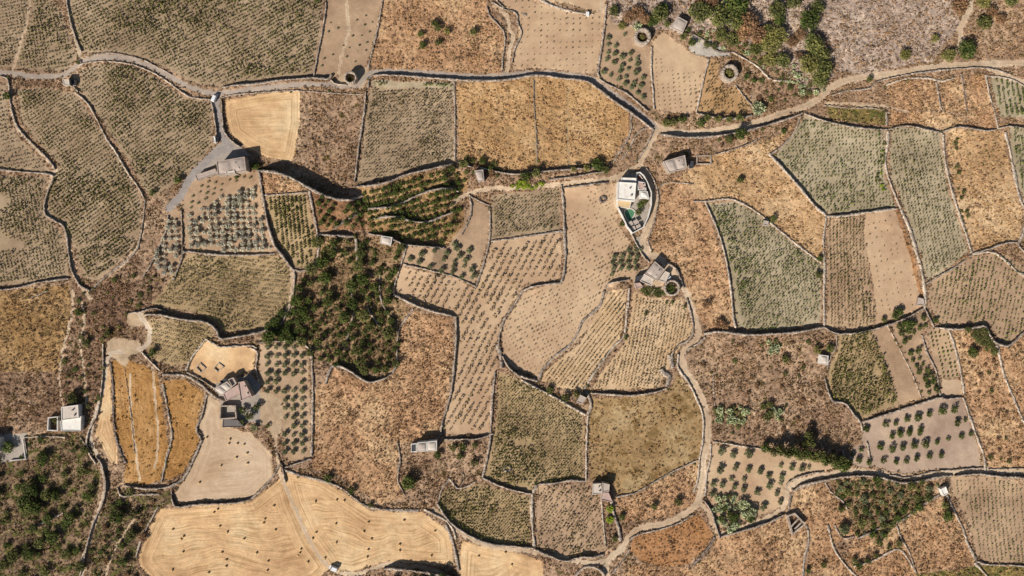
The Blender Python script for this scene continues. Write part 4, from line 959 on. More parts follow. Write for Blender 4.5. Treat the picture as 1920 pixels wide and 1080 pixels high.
olives([(1140,73,6),(1171,66,4.5),(1140,85,5),(1154,88,5.5),(1140,100,5),(1152,102,6.5),(1166,108,7),(1182,101,6),(1137,113,5.5),(1151,118,6),(1165,125,6),(1180,114,4.5),(1194,112,5.5),(1194,122,6),(1162,135,6),(1177,130,5),(1192,137,7.5),(1131,136,6.5),(1144,142,5),(1173,145,5),(1159,150,5.5),(1172,158,6.5),(1188,156,5.5),(1205,147,6),(1201,162,6.5),(1184,165,6.5),(1195,175,5.5),(1205,183,6)],'olive','spaced grey green olive bush in the ochre wedge below the first round walled garden','olives of the wedge plot')
olives([(1763,770,10),(1786,768,8),(1739,776,7),(1718,782,9),(1698,785,7),(1792,792,8),(1677,793,6),(1658,795,7),(1622,803,8),(1808,787,5),(1724,805,7),(1704,807,6),(1684,809,6),(1670,817,7),(1685,813,8),(1702,812,7),(1722,812,6),(1800,818,6),(1818,813,6),(1648,837,8),(1670,842,8),(1690,838,7.5),(1711,834,8),(1732,832,9),(1755,829,6),(1776,823,5),(1596,851,5),(1613,843,5.5),(1608,862,7),(1627,866,7),(1654,863,6.5),(1678,865,6.5),(1697,864,6.5),(1716,859,7),(1740,855,6.5),(1762,853,7)],'dark_tree','round green olive tree in the big walled orchard at lower right','trees of the big olive orchard')
olives([(1351,845,9),(1373,852,8),(1402,850,10),(1349,880,9),(1378,876,7),(1402,880,7),(1424,883,7.5),(1370,898,5.5),(1394,898,5.5),(1336,907,7),(1353,908,7),(1376,912,6.5),(1393,917,7),(1418,922,7),(1440,910,8),(1440,892,6.5),(1430,950,8),(1335,925,7),(1463,873,5),(1483,876,7),(1502,878,7),(1515,876,4.5),(1464,893,6.5),(1463,905,5.5),(1462,940,6.5),(1455,925,6)],'olive','thin grey green olive tree in the sparse orchard right of the lane','trees of the sparse olive orchard')
olives([(1685,612,8),(1695,608,9),(1705,607,9),(1700,620,8),(1688,625,7),(1694,640,7),(1704,634,5),(1729,596,6.5),(1715,607,4.5),(1722,615,6),(1712,623,5),(1733,610,5),(1705,662,6.5),(1719,658,7),(1710,675,5),(1722,672,4.5),(1717,686,5.5),(1729,683,4.5),(1721,697,6.5),(1736,694,6),(1743,703,7),(1732,710,7),(1748,715,7),(1737,722,7),(1753,729,7.5),(1740,736,4.5)],'dark_tree','dark olive tree in the wedge beside the bare brown strip','trees of the dark olive wedge')
olives([(1150+(i%4)*14+(i//4)*-1+((i//4)%2)*3, 470+(i//4)*11, 6) for i in range(0,16) if not (i in (0,1))]+[(1190,462,4),(1201,468,5),(1147,515,5)],'olive','dark olive tree in the block left of the forked lane','olive block by the lane')
olives([(790+dx,dy,r) for dx,dy,r in [(-20,486,7),(2,476,8),(25,470,6),(47,474,6),(-3,491,7),(17,500,6),(38,508,7),(43,486,6),(50,475,5),(62,458,6),(67,466,8),(90,470,7),(62,491,5),(61,500,6),(83,488,7),(80,500,5),(76,519,6),(95,505,7),(100,515,6),(59,510,6),(96,520,5),(72,480,7)]],'olive','grey green olive tree on brown soil above the T shaped field','trees of the brown olive plot')
# groves laid out on lattices
def grove(desc, poly, ang, dr, dp, r, kind, label, keep=.93, jit=1.4, cond=None):
    x, y = lattice(poly, ang, dr, dp, jit, keep, hash(desc) % 97+50 if False else len(desc)*7, 4)
    pts = [(a, b, r*(.75+.5*random.random())) for a, b in zip(x, y) if (cond is None or cond(a, b))]
    olives(pts, kind, label, desc)
FD = {f['desc']: f for f in F}
grove('silvery olive grove trees', FD['the silvery olive grove']['poly'], 88, 12.4, 10.8, 5.7, 'silver', 'silver grey olive tree in the close planted grove below the long farmhouse', cond=lambda x,y: y > 352+max(0,(440-x))*.62, keep=.98, jit=.5)
grove('narrow silver grove trees', FD['the narrow silver grove']['poly'], 88, 12, 10.5, 5.5, 'silver', 'silver grey olive tree in the narrow strip left of the larger grove')
grove('young trees above the silvery grove', [(345,368),(360,340),(430,330),(480,326),(484,338),(430,352),(380,385),(360,400),(352,440),(348,450)], 10, 11, 12, 3.0, 'olive', 'small sapling above or left of the silvery olive grove', keep=.85)
olives([(503+16.2*i+random.uniform(-1,1), 651+16.3*j+random.uniform(-1,1), random.uniform(5.2,7.2)) for j in range(13) for i in range(5) if not (i < 2 and j > 5) and not (i == 4 and j == 0) and random.random() > .04], 'olive', 'grey green olive tree in neat rows beside the pale farm track', 'olive rows by the track')
print('OLIVES fixed', len(OLIVES))
grove('olives of the terraced corner', FD['the terraced olive corner']['poly'], 35, 13.5, 13, 6.0, 'dark_tree', 'dark olive tree on the brown terrace right of the six row vineyard', keep=.93)
grove('olives of the terraced slope', FD['the terraced olive slope']['poly'], -14, 12.5, 11.5, 6.0, 'dark_tree', 'green olive tree on the curved terraces below the upper centre vineyard', keep=.95, jit=1)
OLIVES.sort(key=lambda r: -r[2]); print('OLIVES', len(OLIVES))
for x, y, r, kind, lab, grp in OLIVES[:300]:
    tree('olive_tree', kind, x, y, r, lab, 'olive tree', grp, hs=1.25 if kind == 'silver' else .95)
rest = OLIVES[300:]
if rest:
    vs, ms = [], []
    for mi, kd in enumerate(('olive','silver','dark_tree')):
        q = [t for t in rest if t[3] == kd]
        if q: v = place_np(OLV, np.array([t[0] for t in q]), np.array([t[1] for t in q]), np.array([t[2] for t in q])*S, .9); vs.append(v); ms.append(np.full(len(v)//4, mi))
    V = np.concatenate(vs); tag(link(bpy.data.objects.new('small_olive_trees', mesh_np('small_olive_trees', V, quads_of(V), [M['olive'], M['silver'], M['dark_tree']], np.concatenate(ms)))), 'smaller olive trees filling the silvery groves and curved terraces', 'olive trees', kind='stuff')
# the dark wood
def poisson(poly, n, rmin, rmax, seed, k=.8, avoid=()):
    g = random.Random(seed); xs = [p[0] for p in poly]; ys = [p[1] for p in poly]; out = []
    for t in range(n*60):
        if len(out) >= n: break
        r = rmin+(rmax-rmin)*g.random()**1.4*(1 if t < n*25 else .5); x = g.uniform(min(xs), max(xs)); y = g.uniform(min(ys), max(ys))
        if not inside(poly, np.array([x]), np.array([y]))[0]: continue
        if any((x-a)**2+(y-b)**2 < (k*(r+q))**2 for a, b, q in out): continue
        if any(math.hypot(x-a, y-b) < r*.6+q for a, b, q in avoid): continue
        out.append((x, y, r))
    return out
wood = FD['the dark wood']['poly']
WK = [('dark_tree', 'dark green round tree in the dense wood left of the T shaped field'), ('mid_tree', 'lighter olive green tree in the dense wood left of the T shaped field')]
for x, y, r in poisson(wood, 165, 4, 15, 31, .84, [(725,452,14)]):
    if vn(np.array([x]), np.array([y]), 34, 77)[0] > .8: continue
    kd, lab = WK[0] if random.random() < .72 else WK[1]
    tree('wood_tree', kd, x, y, r, lab, 'tree', 'trees of the dark wood', hs=1.1)
# thicket at the top right: measured crowns
TK = [(1235,30,16,'mid_tree'),(1222,42,11,'dark_tree'),(1243,18,10,'dark_tree'),(1310,27,20,'mid_tree'),(1345,35,22,'mid_tree'),(1375,42,20,'mid_tree'),(1378,8,24,'dark_tree'),(1335,8,12,'rust_tree'),(1312,6,12,'rust_tree'),(1400,48,20,'rust_tree'),(1392,66,16,'rust_tree'),(1418,70,17,'rust_tree'),(1372,78,15,'mid_tree'),(1350,68,13,'mid_tree'),(1434,62,14,'mid_tree'),(1440,88,19,'gold_tree'),(1452,24,17,'mid_tree'),(1485,6,15,'mid_tree'),(1458,40,12,'dark_tree'),(1455,72,18,'gold_tree'),(1530,17,13,'mid_tree'),(1512,42,20,'dark_tree'),(1498,68,11,'rust_tree'),(1483,81,11,'rust_tree'),(1496,106,8,'rust_tree'),(1520,85,19,'mid_tree'),(1535,105,17,'mid_tree'),(1513,125,19,'gold_tree'),(1538,132,17,'mid_tree'),(1534,152,16,'mid_tree'),(1464,116,15,'mid_tree'),(1415,95,13,'mid_tree'),(1440,115,13,'gold_tree'),(1693,105,11,'gold_tree'),(1775,106,13,'gold_tree'),(1806,97,18,'dark_tree'),(1793,14,17,'rust_tree'),(1840,46,14,'mid_tree'),(1855,25,11,'rust_tree'),(1872,38,10,'rust_tree'),(1750,74,8,'gold_tree'),(1838,6,14,'gold_tree'),(1890,2,14,'mid_tree'),(1180,34,13,'rust_tree'),(1195,28,13,'rust_tree'),(1208,38,11,'rust_tree'),(1150,22,10,'mid_tree'),(1165,50,9,'gold_tree'),(1195,52,9,'cactus')]
COLN = {'mid_tree':'olive green','dark_tree':'dark green','rust_tree':'rust brown','gold_tree':'yellow green','cactus':'pale green'}
NEAR = [(1272,46,'the square hut at the top'),(1203,72,'the first round walled garden'),(1400,60,'the thicket beyond the rocky slope'),(1500,90,'the thicket above the road bend'),(1780,100,'the upper right dirt road'),(1840,30,'the top right corner'),(1465,110,'the cactus slope')]
used_l = {}
def uniq(l):
    """second, third ... of a look-alike gets its order from the left"""
    used_l.setdefault(l, 0); used_l[l] += 1
    return l
for x, y, r, kd in TK:
    r *= 1.12
    nm = min(NEAR, key=lambda q: (q[0]-x)**2+(q[1]-y)**2)[2]; big = 'large ' if r >= 17 else 'small ' if r < 12 else ''
    tree('round_shrub', kd, x, y, r, f'{big}{COLN[kd]} rounded shrub beside {nm}', 'shrub', 'shrubs of the top right thicket', hs=.8)
for x, y, r in poisson([(1290,70),(1330,88),(1380,95),(1450,140),(1500,185),(1545,170),(1500,130),(1440,95),(1380,70),(1320,50)], 45, 3, 9, 77, .8, [(a, b, c*.9) for a, b, c, _ in TK]):
    tree('cactus_clump', 'cactus' if random.random() < .45 else 'mid_tree', x, y, r, 'small pale clump on the slope under the top right thicket', 'shrub', 'clumps on the thicket slope', hs=.8, single=True)
# trees that stand alone: own labels
ONE = [(815,45,8,'dark_tree','dark tree, topmost of the clump on the orange scrub, top centre'),(821,54,9,'mid_tree','green tree touching the topmost one on the orange scrub'),(839,60,8,'gold_tree','yellow green tree, right of the clump of orange scrub trees'),(789,65,7,'dark_tree','leftmost round tree on the orange scrub'),(793,86,8,'dark_tree','lowest left tree on the orange scrub, dark with round shadow'),(823,80,7,'dark_tree','tree below the clump on the orange scrub'),(888,62,9,'mid_tree','lone tree right of the others on the orange scrub'),
 (18,182,9,'dark_tree','dark tree beside the upper left road junction wall'),(482,312,9,'dark_tree','dark tree at the right end of the long farmhouse'),(336,338,9,'dark_tree','dark tree on the corner of the fan shaped vineyard'),(287,362,7,'dark_tree','dark bush at the bottom tip of the fan shaped vineyard'),(148,118,5,'dark_tree','small bush at the tarred road by the large top vineyard'),(444,333,5,'dark_tree','small tree just under the long farmhouse roof'),(596,3,7,'mid_tree','bush at the top wall end of the large green vineyard'),
 (1280,70,8,'mid_tree','round green bush left below the square hut'),(1296,82,9,'dark_tree','dark bush on the pale rocks below the square hut'),(1290,58,6,'dark_tree','small dark bush touching the corner of the square hut'),(1250,47,8,'mid_tree','bush left of the square hut'),
 (1248,232,10,'mid_tree','bush strip on the road edge below the thin vine patch'),(1262,230,9,'mid_tree','second bush on the road edge below the thin vine patch'),(1278,225,9,'dark_tree','dark bush at the lower right of the thin vine patch'),(1312,232,10,'dark_tree','dark bush by the road below the ochre vine patch'),(1325,222,8,'mid_tree','left hedge bush under the ochre vine patch'),(1345,224,8,'gold_tree','yellowish hedge bush under the ochre vine patch'),(1365,225,8,'mid_tree','middle hedge bush under the ochre vine patch'),(1385,222,9,'mid_tree','right hedge bush under the ochre vine patch'),
 (1420,205,14,'cactus','large pale cactus clump right of the ochre vine patch'),(1385,252,12,'dark_tree','dark bush below the dirt road in the upper middle'),(1365,262,9,'mid_tree','green bush under the dark one below the dirt road'),(1398,145,7,'dark_tree','small bush right of the second round walled garden'),(1413,152,6,'dark_tree','lower small bush right of the second round walled garden'),(1628,150,7,'mid_tree','bush on the bend of the upper right dirt road'),(1468,247,7,'dark_tree','dark shrub left of the weedy grey vineyard'),
 (870,308,10,'mid_tree','olive green bush left of the small hut on the bank'),(848,318,9,'mid_tree','bush at the right end of the upper centre vineyard'),(905,302,8,'dark_tree','dark bush behind the small hut on the bank'),(920,318,8,'dark_tree','dark bush right of the small hut on the bank'),(985,332,11,'dark_tree','dark bush above the bright hedge'),(1005,325,10,'mid_tree','green bush above right of the bright hedge'),(1120,310,13,'dark_tree','dark tree at the lower right corner of the wide orange heath'),(1135,320,9,'mid_tree','olive bush beside the path near the villa'),(1100,316,8,'gold_tree','yellowish bush along the lower wall of the wide orange heath'),(1075,318,7,'gold_tree','second yellowish bush along the lower wall of the wide orange heath'),
 (1163,383,6,'mid_tree','small palm like tree beside the villa pergola'),(1200,385,8,'dark_tree','dark tree in the villa garden, upper'),(1208,378,7,'mid_tree','green tree against the right villa garden wall'),(1196,398,8,'mid_tree','green tree in the villa garden, lower'),(1166,420,7,'mid_tree','tree outside the left wall of the villa garden'),(1386,338,8,'mid_tree','lone grey green bush on the yellow heath'),(1535,485,7,'dark_tree','dark bush at the right tip of the dense green vineyard'),(1532,515,8,'mid_tree','green tree against the wall right of the dense green vineyard'),
 (1448,412,8,'dark_tree','dark bush by the stone shelter on the yellow heath'),(1322,572,9,'rust_tree','brown bush above the dark one on the orange heath'),(1345,606,10,'rust_tree','brown bush at the bottom of the orange heath, left of two'),(1358,610,8,'rust_tree','brown bush at the bottom of the orange heath, right of two'),
 (1174,633,5,'dark_tree','small tree at the wall end between the cream vine strips'),(1210,589,5,'mid_tree','small lone tree in the right cream vine strip'),(1260,566,5,'dark_tree','small bush below the round garden by the lane'),(1249,568,4,'dark_tree','smaller bush left below the round garden by the lane'),(1282,575,5,'dark_tree','small tree beside the lane below the round garden'),
 (1030,730,8,'mid_tree','bush on the wall corner under the left cream vine strip'),(1060,745,9,'mid_tree','bush left of the grey stone hut'),(1080,738,8,'gold_tree','yellow green bush touching the grey stone hut'),
 (821,851,9,'dark_tree','bush below the shed with two roofs'),(850,838,8,'mid_tree','left bush in the upper row right of the shed'),(868,836,9,'dark_tree','middle bush in the upper row right of the shed'),(890,834,6,'mid_tree','right bush in the upper row right of the shed'),(862,854,8,'mid_tree','grey green bush in the lower row right of the shed'),(890,866,9,'mid_tree','round bush in its own circle right of the shed'),
 (768,903,15,'dark_tree','large dark tree casting a big shadow in the ruddy scrub'),(617,895,9,'dark_tree','dark bush on the upper edge of the big stubble field'),(661,918,9,'dark_tree','second dark bush on the upper edge of the big stubble field'),(695,946,6,'mid_tree','small bush on the upper edge of the big stubble field'),(503,797,5,'mid_tree','small bush beside the pale farm track'),
 (1143,952,8,'bright','bright green bush in the upper narrow garden below the twin roofs'),(1143,972,8,'bright','bright green bush in the lower narrow garden below the twin roofs'),(1152,1008,7,'mid_tree','bush at the bottom of the narrow garden below the twin roofs'),(1165,968,7,'dark_tree','dark bush outside the narrow garden wall'),(1270,940,9,'mid_tree','bush on the orange roadside heath'),(1226,948,8,'mid_tree','green bush on the lower orange roadside heath'),
 (1575,952,8,'dark_tree','lone dark tree left of the leafy triangle'),(1542,1058,7,'dark_tree','lone dark bush on the orange corner heath'),(1513,1068,6,'dark_tree','dark bush at the end of a wall at the bottom right'),(1542,675,6,'dark_tree','dark bush just below the small white hut'),(1530,655,9,'gold_tree','yellowish shrub above the small white hut'),(1470,673,9,'mid_tree','green shrub left of the small white hut'),(1553,652,10,'mid_tree','green shrub right above the small white hut'),
 (1818,660,11,'dark_tree','lone dark tree on the mottled right slope'),(1752,600,6,'dark_tree','bush at the wall corner above the slim vine plot'),(1675,592,10,'mid_tree','left bush on the wall below the bare half strip'),(1682,585,10,'dark_tree','right bush on the wall below the bare half strip'),(1655,600,6,'mid_tree','small bush left on the wall below the bare half strip'),
 (1772,965,12,'dark_tree','dark tree below the small white roofed hut'),(1768,945,9,'mid_tree','bush between the dark tree and the white roofed hut'),(1724,952,7,'mid_tree','bush right of the leafy triangle'),(1580,990,12,'olive','round grey shrub at the lower left of the leafy triangle'),
 (1645,1014,9,'dark_tree','dark tree in the upper left of the lower olive slope'),(1656,1002,7,'dark_tree','tree beside the upper left one on the lower olive slope'),(1682,1018,8,'mid_tree','tree right on the lower olive slope'),(1600,1050,7,'mid_tree','lower left tree of the lower olive slope'),(1608,1060,8,'dark_tree','lowest tree of the lower olive slope'),(1625,1050,7,'dark_tree','middle lower tree of the lower olive slope'),(1640,1040,6,'mid_tree','small tree of the lower olive slope'),(1665,1025,6,'mid_tree','central tree of the lower olive slope'),
 (62,915,17,'dark_tree','large dark tree of the overgrown corner, topmost'),(55,938,18,'dark_tree','large dark tree below the topmost in the overgrown corner'),(73,950,15,'dark_tree','dark tree right in the big clump of the overgrown corner'),(92,925,12,'mid_tree','green tree right of the big dark clump'),(110,928,11,'dark_tree','dark tree right of the green one by the big clump'),(85,855,12,'dark_tree','dark tree above the big clump'),(157,880,10,'mid_tree','bush left of the white track bend'),(168,928,11,'dark_tree','dark bush left of the track in the overgrown corner'),(135,970,14,'dark_tree','dark tree at the end of the diagonal wall'),(105,1005,14,'dark_tree','dark tree below the diagonal wall'),(80,1015,12,'mid_tree','bush left below the diagonal wall'),(30,1040,13,'mid_tree','bush near the left edge of the overgrown corner'),(60,1035,14,'dark_tree','dark bush near the bottom left'),(235,1050,10,'dark_tree','dark bush left of the big stubble field'),(225,965,16,'dark_tree','large dark tree in the overgrown strip below the gold field'),(255,962,10,'mid_tree','bush right of the large dark tree below the gold field'),(250,1000,12,'mid_tree','bush below the large tree of the overgrown strip'),
 (150,585,8,'dark_tree','dark shrub on the rough strip at far left'),(155,630,7,'mid_tree','green shrub below the dark one on the rough strip'),(165,640,9,'mid_tree','second green shrub on the rough strip'),(140,745,12,'mid_tree','green shrub above the white flat house at left'),(205,625,8,'mid_tree','shrub left of the upper farm yard'),
 (108,785,8,'mid_tree','tree in the courtyard of the white flat house'),(458,768,9,'dark_tree','dark tree right of the farm courtyard'),(470,778,9,'mid_tree','green tree right of the farm courtyard'),(455,790,7,'mid_tree','small tree below the farm courtyard'),(478,800,8,'olive','grey green tree below the farm'),(483,762,9,'dark_tree','dark tree between farm and olive rows'),(288,660,9,'dark_tree','dark tree at the left corner of the small striped vineyard')]
for x, y, r, kd, lab in ONE:
    nm = 'cactus_clump' if kd == 'cactus' else ('tree' if r >= 7 else 'shrub'); tree('broadleaf_tree' if nm == 'tree' else nm, kd, x, y, r, lab, 'cactus' if kd == 'cactus' else nm, hs=1.0 if r < 13 else .9)
SHQ = []
def mass(poly, n, r0, r1, seed, kinds, label, group, k=.75, hs=.85, name='shrub', cat='shrub'):
    for x, y, r in poisson(poly, n, r0, r1, seed, k):
        if cat == 'shrub': SHQ.append((r, x, y, random.choice(kinds), label, group, hs, name))
        else: tree(name, random.choice(kinds), x, y, r, label, cat, group, hs=hs, single=r < 6)
mass([(955,345),(972,340),(1020,343),(1022,350),(1000,356),(960,352)],14,4,6.5,3,['bright'],'bright yellow green bush in the short hedge above the small square vineyard','bright hedge bushes',.55)
for tx, ty, tr, ht in [(a_, b_, c_+2.5, h_*.88) for a_, b_, c_, h_ in [(1432,838,8,1.6),(1446,843,8,2.0),(1458,840,9,2.2),(1470,845,9,2.3),(1483,842,9,2.3),(1494,850,9,2.2),(1505,846,9,2.2),(1518,853,9,2.2),(1530,850,10,2.1),(1541,859,9,2.1),(1554,856,9,2.0),(1562,866,9,1.9),(1576,872,9,1.9),(1586,866,8,1.7),(1572,860,9,1.9)]]: tree('broadleaf_tree', 'dark_tree' if tx % 3 else 'mid_tree', tx, ty, tr, 'tall green tree in the shadow casting row left of the big olive orchard', 'tree', 'trees of the tall row', hs=ht)
mass([(1335,760),(1400,765),(1395,795),(1340,795)],16,5,10,5,['cactus','cactus','mid_tree'],'pale cactus clump beside the lane on the brown bushy heath','cactus clumps by the lane',.6,.9,'cactus_clump','cactus')
mass([(1425,760),(1460,755),(1465,790),(1430,790)],8,5,11,6,['cactus','mid_tree'],'pale cactus clump right of those by the lane','second cactus clumps',.6,.9,'cactus_clump','cactus')
mass([(1440,640),(1460,635),(1455,665),(1438,660)],5,5,8,6,['cactus'],'pale cactus clump near the top of the brown bushy heath','upper cactus clumps',.6,.9,'cactus_clump','cactus')
mass([(1340,935),(1355,928),(1385,930),(1412,945),(1408,975),(1370,992),(1340,975)],26,6,13,7,['cactus','cactus','dark_tree'],'cactus clump of the big dark thicket in the sparse olive orchard','cactus thicket',.55,.95,'cactus_clump','cactus')
for tx, ty, tr in [(1511,813,10),(1516,826,10),(1506,830,9)]: tree('broadleaf_tree', 'mid_tree', tx, ty, tr, 'tall crown standing out of the black shadow above the row of tall trees', 'tree', 'tall crowns above the row', hs=1.7)
mass([(1812,618),(1848,615),(1862,650),(1865,665),(1840,650)],22,5,10,9,['mid_tree'],'green shrub in the dense patch on the mottled right slope','shrubs of the green patch',.5,.7)
mass(FD['the leafy triangle']['poly'],75,4,11,10,['mid_tree','mid_tree','dark_tree','olive'],'green shrub in the leafy triangle below the straight lane','shrubs of the leafy triangle',.75,.8)
mass(FD['the overgrown lower left corner']['poly'],120,4,13,11,['mid_tree','dark_tree','dark_tree'],'green shrub of the overgrown lower left corner','shrubs of the overgrown corner',.85,.8)
mass(FD['the overgrown strip below the gold']['poly'],50,3.5,10,12,['mid_tree','dark_tree','rust_tree'],'green shrub of the overgrown strip left of the big stubble field','shrubs of the overgrown strip',.9,.75)
mass(FD['the rough strip down the left']['poly'],60,3,7,13,['mid_tree','gold_tree','dark_tree'],'low shrub on the rough strip at the left','shrubs of the rough strip',1.1,.6)
mass(FD['the brown bushy heath']['poly'],55,2.5,6.5,14,['rust_tree','mid_tree'],'low shrub on the brown bushy heath right of the lane','shrubs of the brown heath',1.4,.6)
mass(FD['the mottled right slope']['poly'],30,2.5,6,15,['rust_tree','mid_tree'],'low shrub on the mottled slope right of the orchard','shrubs of the mottled slope',1.5,.6)
mass([(1380,112),(1470,150),(1515,185),(1420,205),(1390,160)],20,3,8,16,['rust_tree','mid_tree'],'low shrub on the brown slope by the second round garden','shrubs of the brown slope',1.1,.6)
mass([(760,1078),(770,1064),(830,1074),(850,1085),(850,1130),(690,1130),(700,1085)],24,6,11,17,['dark_tree','mid_tree'],'dark shrub in the shaded hollow at the bottom edge','shrubs of the hollow',.6,.9)
mass([(1345,258),(1395,245),(1430,240),(1420,258),(1350,275)],12,4,8,18,['mid_tree','rust_tree'],'low shrub on the bank below the dirt road','shrubs of the road bank',.9,.7)
mass([(500,608),(560,560),(580,600),(560,640),(500,636)],18,7,13,19,['dark_tree'],'dark green tree at the left tip of the dense wood','trees of the wood tip',.6,.9,'wood_tree','tree')
mass([(1200,540),(1245,542),(1250,556),(1205,552)],9,4,7,20,['mid_tree','dark_tree'],'green garden bush below the farm by the lane','bushes of the lane farm',.6,.8)
mass([(1787,252),(1795,252),(1800,330),(1820,430),(1808,440),(1792,350)],13,3,6,24,['mid_tree'],'low weed bush along the wall of the straw coloured paddock','bushes along the paddock wall',.9,.6)
mass([(875,295),(950,312),(950,330),(870,332)],16,4,8,26,['mid_tree','dark_tree','rust_tree'],'bush on the bank around the small hut, upper middle','bushes of the hut bank',.7,.7)
mass([(1655,245),(1661,245),(1658,330),(1655,360),(1640,340)],12,3,5,27,['bright','mid_tree'],'green weed bush at the right wall of the weedy grey vineyard','weed bushes of the grey vineyard',.7,.5)
for pts_, wd_, h_, ret_, st_, lab_, sm_ in W:
    for q_ in spline(pts_, 9.0):
        if random.random() < .2:
            x_, y_ = q_[0]+random.uniform(-4, 4), q_[1]+random.uniform(-4, 4)
            if -20 < x_ < 1940 and -20 < y_ < 1100 and REG[owner_at(x_, y_)][0] in ('field', 'ground'): SHQ.append((random.uniform(1.3, 3.4), x_, y_, random.choice(['mid_tree', 'gold_tree', 'rust_tree', 'mid_tree']), '', '', 1, 'shrub'))
SHQ.sort(key=lambda q: -q[0])
for r, x, y, kd, lab, grp, hs, nm in SHQ[:215]: tree(nm, kd, x, y, r, lab, 'shrub', grp, hs=hs, single=r < 6)
ks = sorted({q[3] for q in SHQ[215:]}); vs, ms = [], []
for i, kd in enumerate(ks):
    q = [t for t in SHQ[215:] if t[3] == kd]; v = place_np(OLV, np.array([t[1] for t in q]), np.array([t[2] for t in q]), np.array([t[0] for t in q])*S, .8); vs.append(v); ms.append(np.full(len(v)//4, i))
V = np.concatenate(vs); tag(link(bpy.data.objects.new('low_shrubs', mesh_np('low_shrubs', V, quads_of(V), [M[k] for k in ks], np.concatenate(ms)))), 'smaller wild shrubs spread over the heaths and overgrown corners', 'shrubs', kind='stuff')
BALE = []
for k in range(3):
    g = random.Random(k); mb = MB(); n = 14; rows = []
    for yy in (-.5, -.45, 0, .45, .5):
        rr_ = .5 if abs(yy) < .48 else .42; rows.append([(rr_*(1+.05*(g.random()-.5))*math.cos(6.283*i/n), yy, .5+rr_*(1+.05*(g.random()-.5))*math.sin(6.283*i/n)) for i in range(n)])
    for A, B in zip(rows[:-1], rows[1:]):
        for i in range(n): j = (i+1) % n; mb.poly([A[i], A[j], B[j], B[i]])
    mb.poly(rows[0]); mb.poly(rows[-1][::-1]); o = mb.build('bale', plain_mat('straw_bale', (232, 198, 140), .95, .3, 3)); BALE.append(o.data); bpy.data.objects.remove(o)
def bales(lst, label, group):
    for x, y in lst:
        o = link(bpy.data.objects.new('straw_bale', random.choice(BALE))); o.location = Wd(x, y, dz=-.05); o.rotation_euler[2] = random.random()*3.14; tag(o, label, 'straw bale', group)
def dots(lst, label, group, r=2.3, kd='bush_small'):
    for x, y in lst: tree('small_shrub', 'olive', x, y, r*(.8+.4*random.random()), label, 'shrub', group, hs=.9, single=True)
bales([(401,961),(412,987),(426,998),(344,1006),(340,1011),(343,1035),(416,1036),(424,1050),(424,1062),(391,1074),(323,1069),(457,1011),(324,993),(513,949),(496,974),(494,981),(516,994),(481,1037),(502,1053),(501,1070),(562,1037),(564,1030),(577,1054),(559,1041)],'small round straw bale on the left half of the big stubble field','dots of the left stubble')
bales([(591,941),(631,938),(645,939),(629,983),(592,999),(690,980),(682,997),(757,976),(696,1011),(749,1021),(749,1033),(690,1031),(688,1045),(815,996),(630,1018),(609,1047),(808,1043),(586,1010)],'small round straw bale on the right half of the big stubble field','dots of the right stubble')
bales([(387,821),(431,824),(429,832),(445,832),(457,834),(463,850),(464,869),(414,874),(374,905),(408,955),(443,858)],'small round straw bale on the grey stubble field','dots of the grey stubble')
bales([(897,1043),(947,1036),(959,1059)],'small round straw bale on the bottom straw corner','dots of the straw corner')
dots([(620,43),(634,53),(616,60),(661,68),(686,30),(698,42),(684,47),(693,60),(688,80),(678,67),(655,90),(686,95),(650,107),(624,103),(608,110),(604,124),(666,116),(669,38),(644,86),(674,85)],'small dark shrub on the bare sandy strip','dots of the sandy strip')
# ---------------------------------------------------------------- buildings
M['wall_stone'] = stone_mat('house_stone', (168,150,132), (208,190,170), 1.6)
M['plaster'] = plain_mat('whitewash', (232,226,216), .85, .1, .6, (196,182,166))
M['roof_white'] = plain_mat('white_roof', (246,240,228), .8, .1, .5, (224,208,188))
M['roof_grey'] = plain_mat('grey_roof', (196,180,166), .9, .16, .5, (160,146,134))
M['roof_pale'] = plain_mat('pale_roof', (216,202,186), .9, .14, .5, (188,170,152))
M['roof_pink'] = plain_mat('pinkish_roof', (200,172,158), .9, .14, .5, (170,148,138))
M['roof_brown'] = plain_mat('brown_roof', (128,88,72), .9, .2, .8)
M['roof_dark'] = plain_mat('slate_patio', (70,70,74), .8, .2, .6)
M['roof_tan'] = plain_mat('tan_roof', (190,172,158), .9, .2, .5, (158,146,136))
M['roof_slate'] = plain_mat('old_grey_roof', (122,114,110), .9, .25, .8, (96,92,90))
M['reed'] = plain_mat('reed_mat', (218,188,142), .95, .15, 2)
M['wood'] = plain_mat('door_wood', (96,66,44), .7, .2, 2)
M['glass'] = plain_mat('dark_glass', (40,46,54), .15, .05, 1, None, .5)
M['car_white'] = plain_mat('white_paint', (240,240,240), .3, .03, .3, None, .5)
M['tyre'] = plain_mat('rubber', (38,36,36), .9, .1, 2)
M['rim'] = plain_mat('wheel_rim', (170,170,172), .35, .05, 2, None, .5, .8)
M['lamp'] = plain_mat('headlight_glass', (210,214,218), .2, .03, 2, None, .5)
M['water'] = plain_mat('pool_water', (92,140,104), .1, .1, .5, None, .6)
M['tile'] = plain_mat('pool_rim', (226,214,196), .7, .08, 1)
M['box'] = plain_mat('white_panel', (240,238,232), .6, .05, .5)
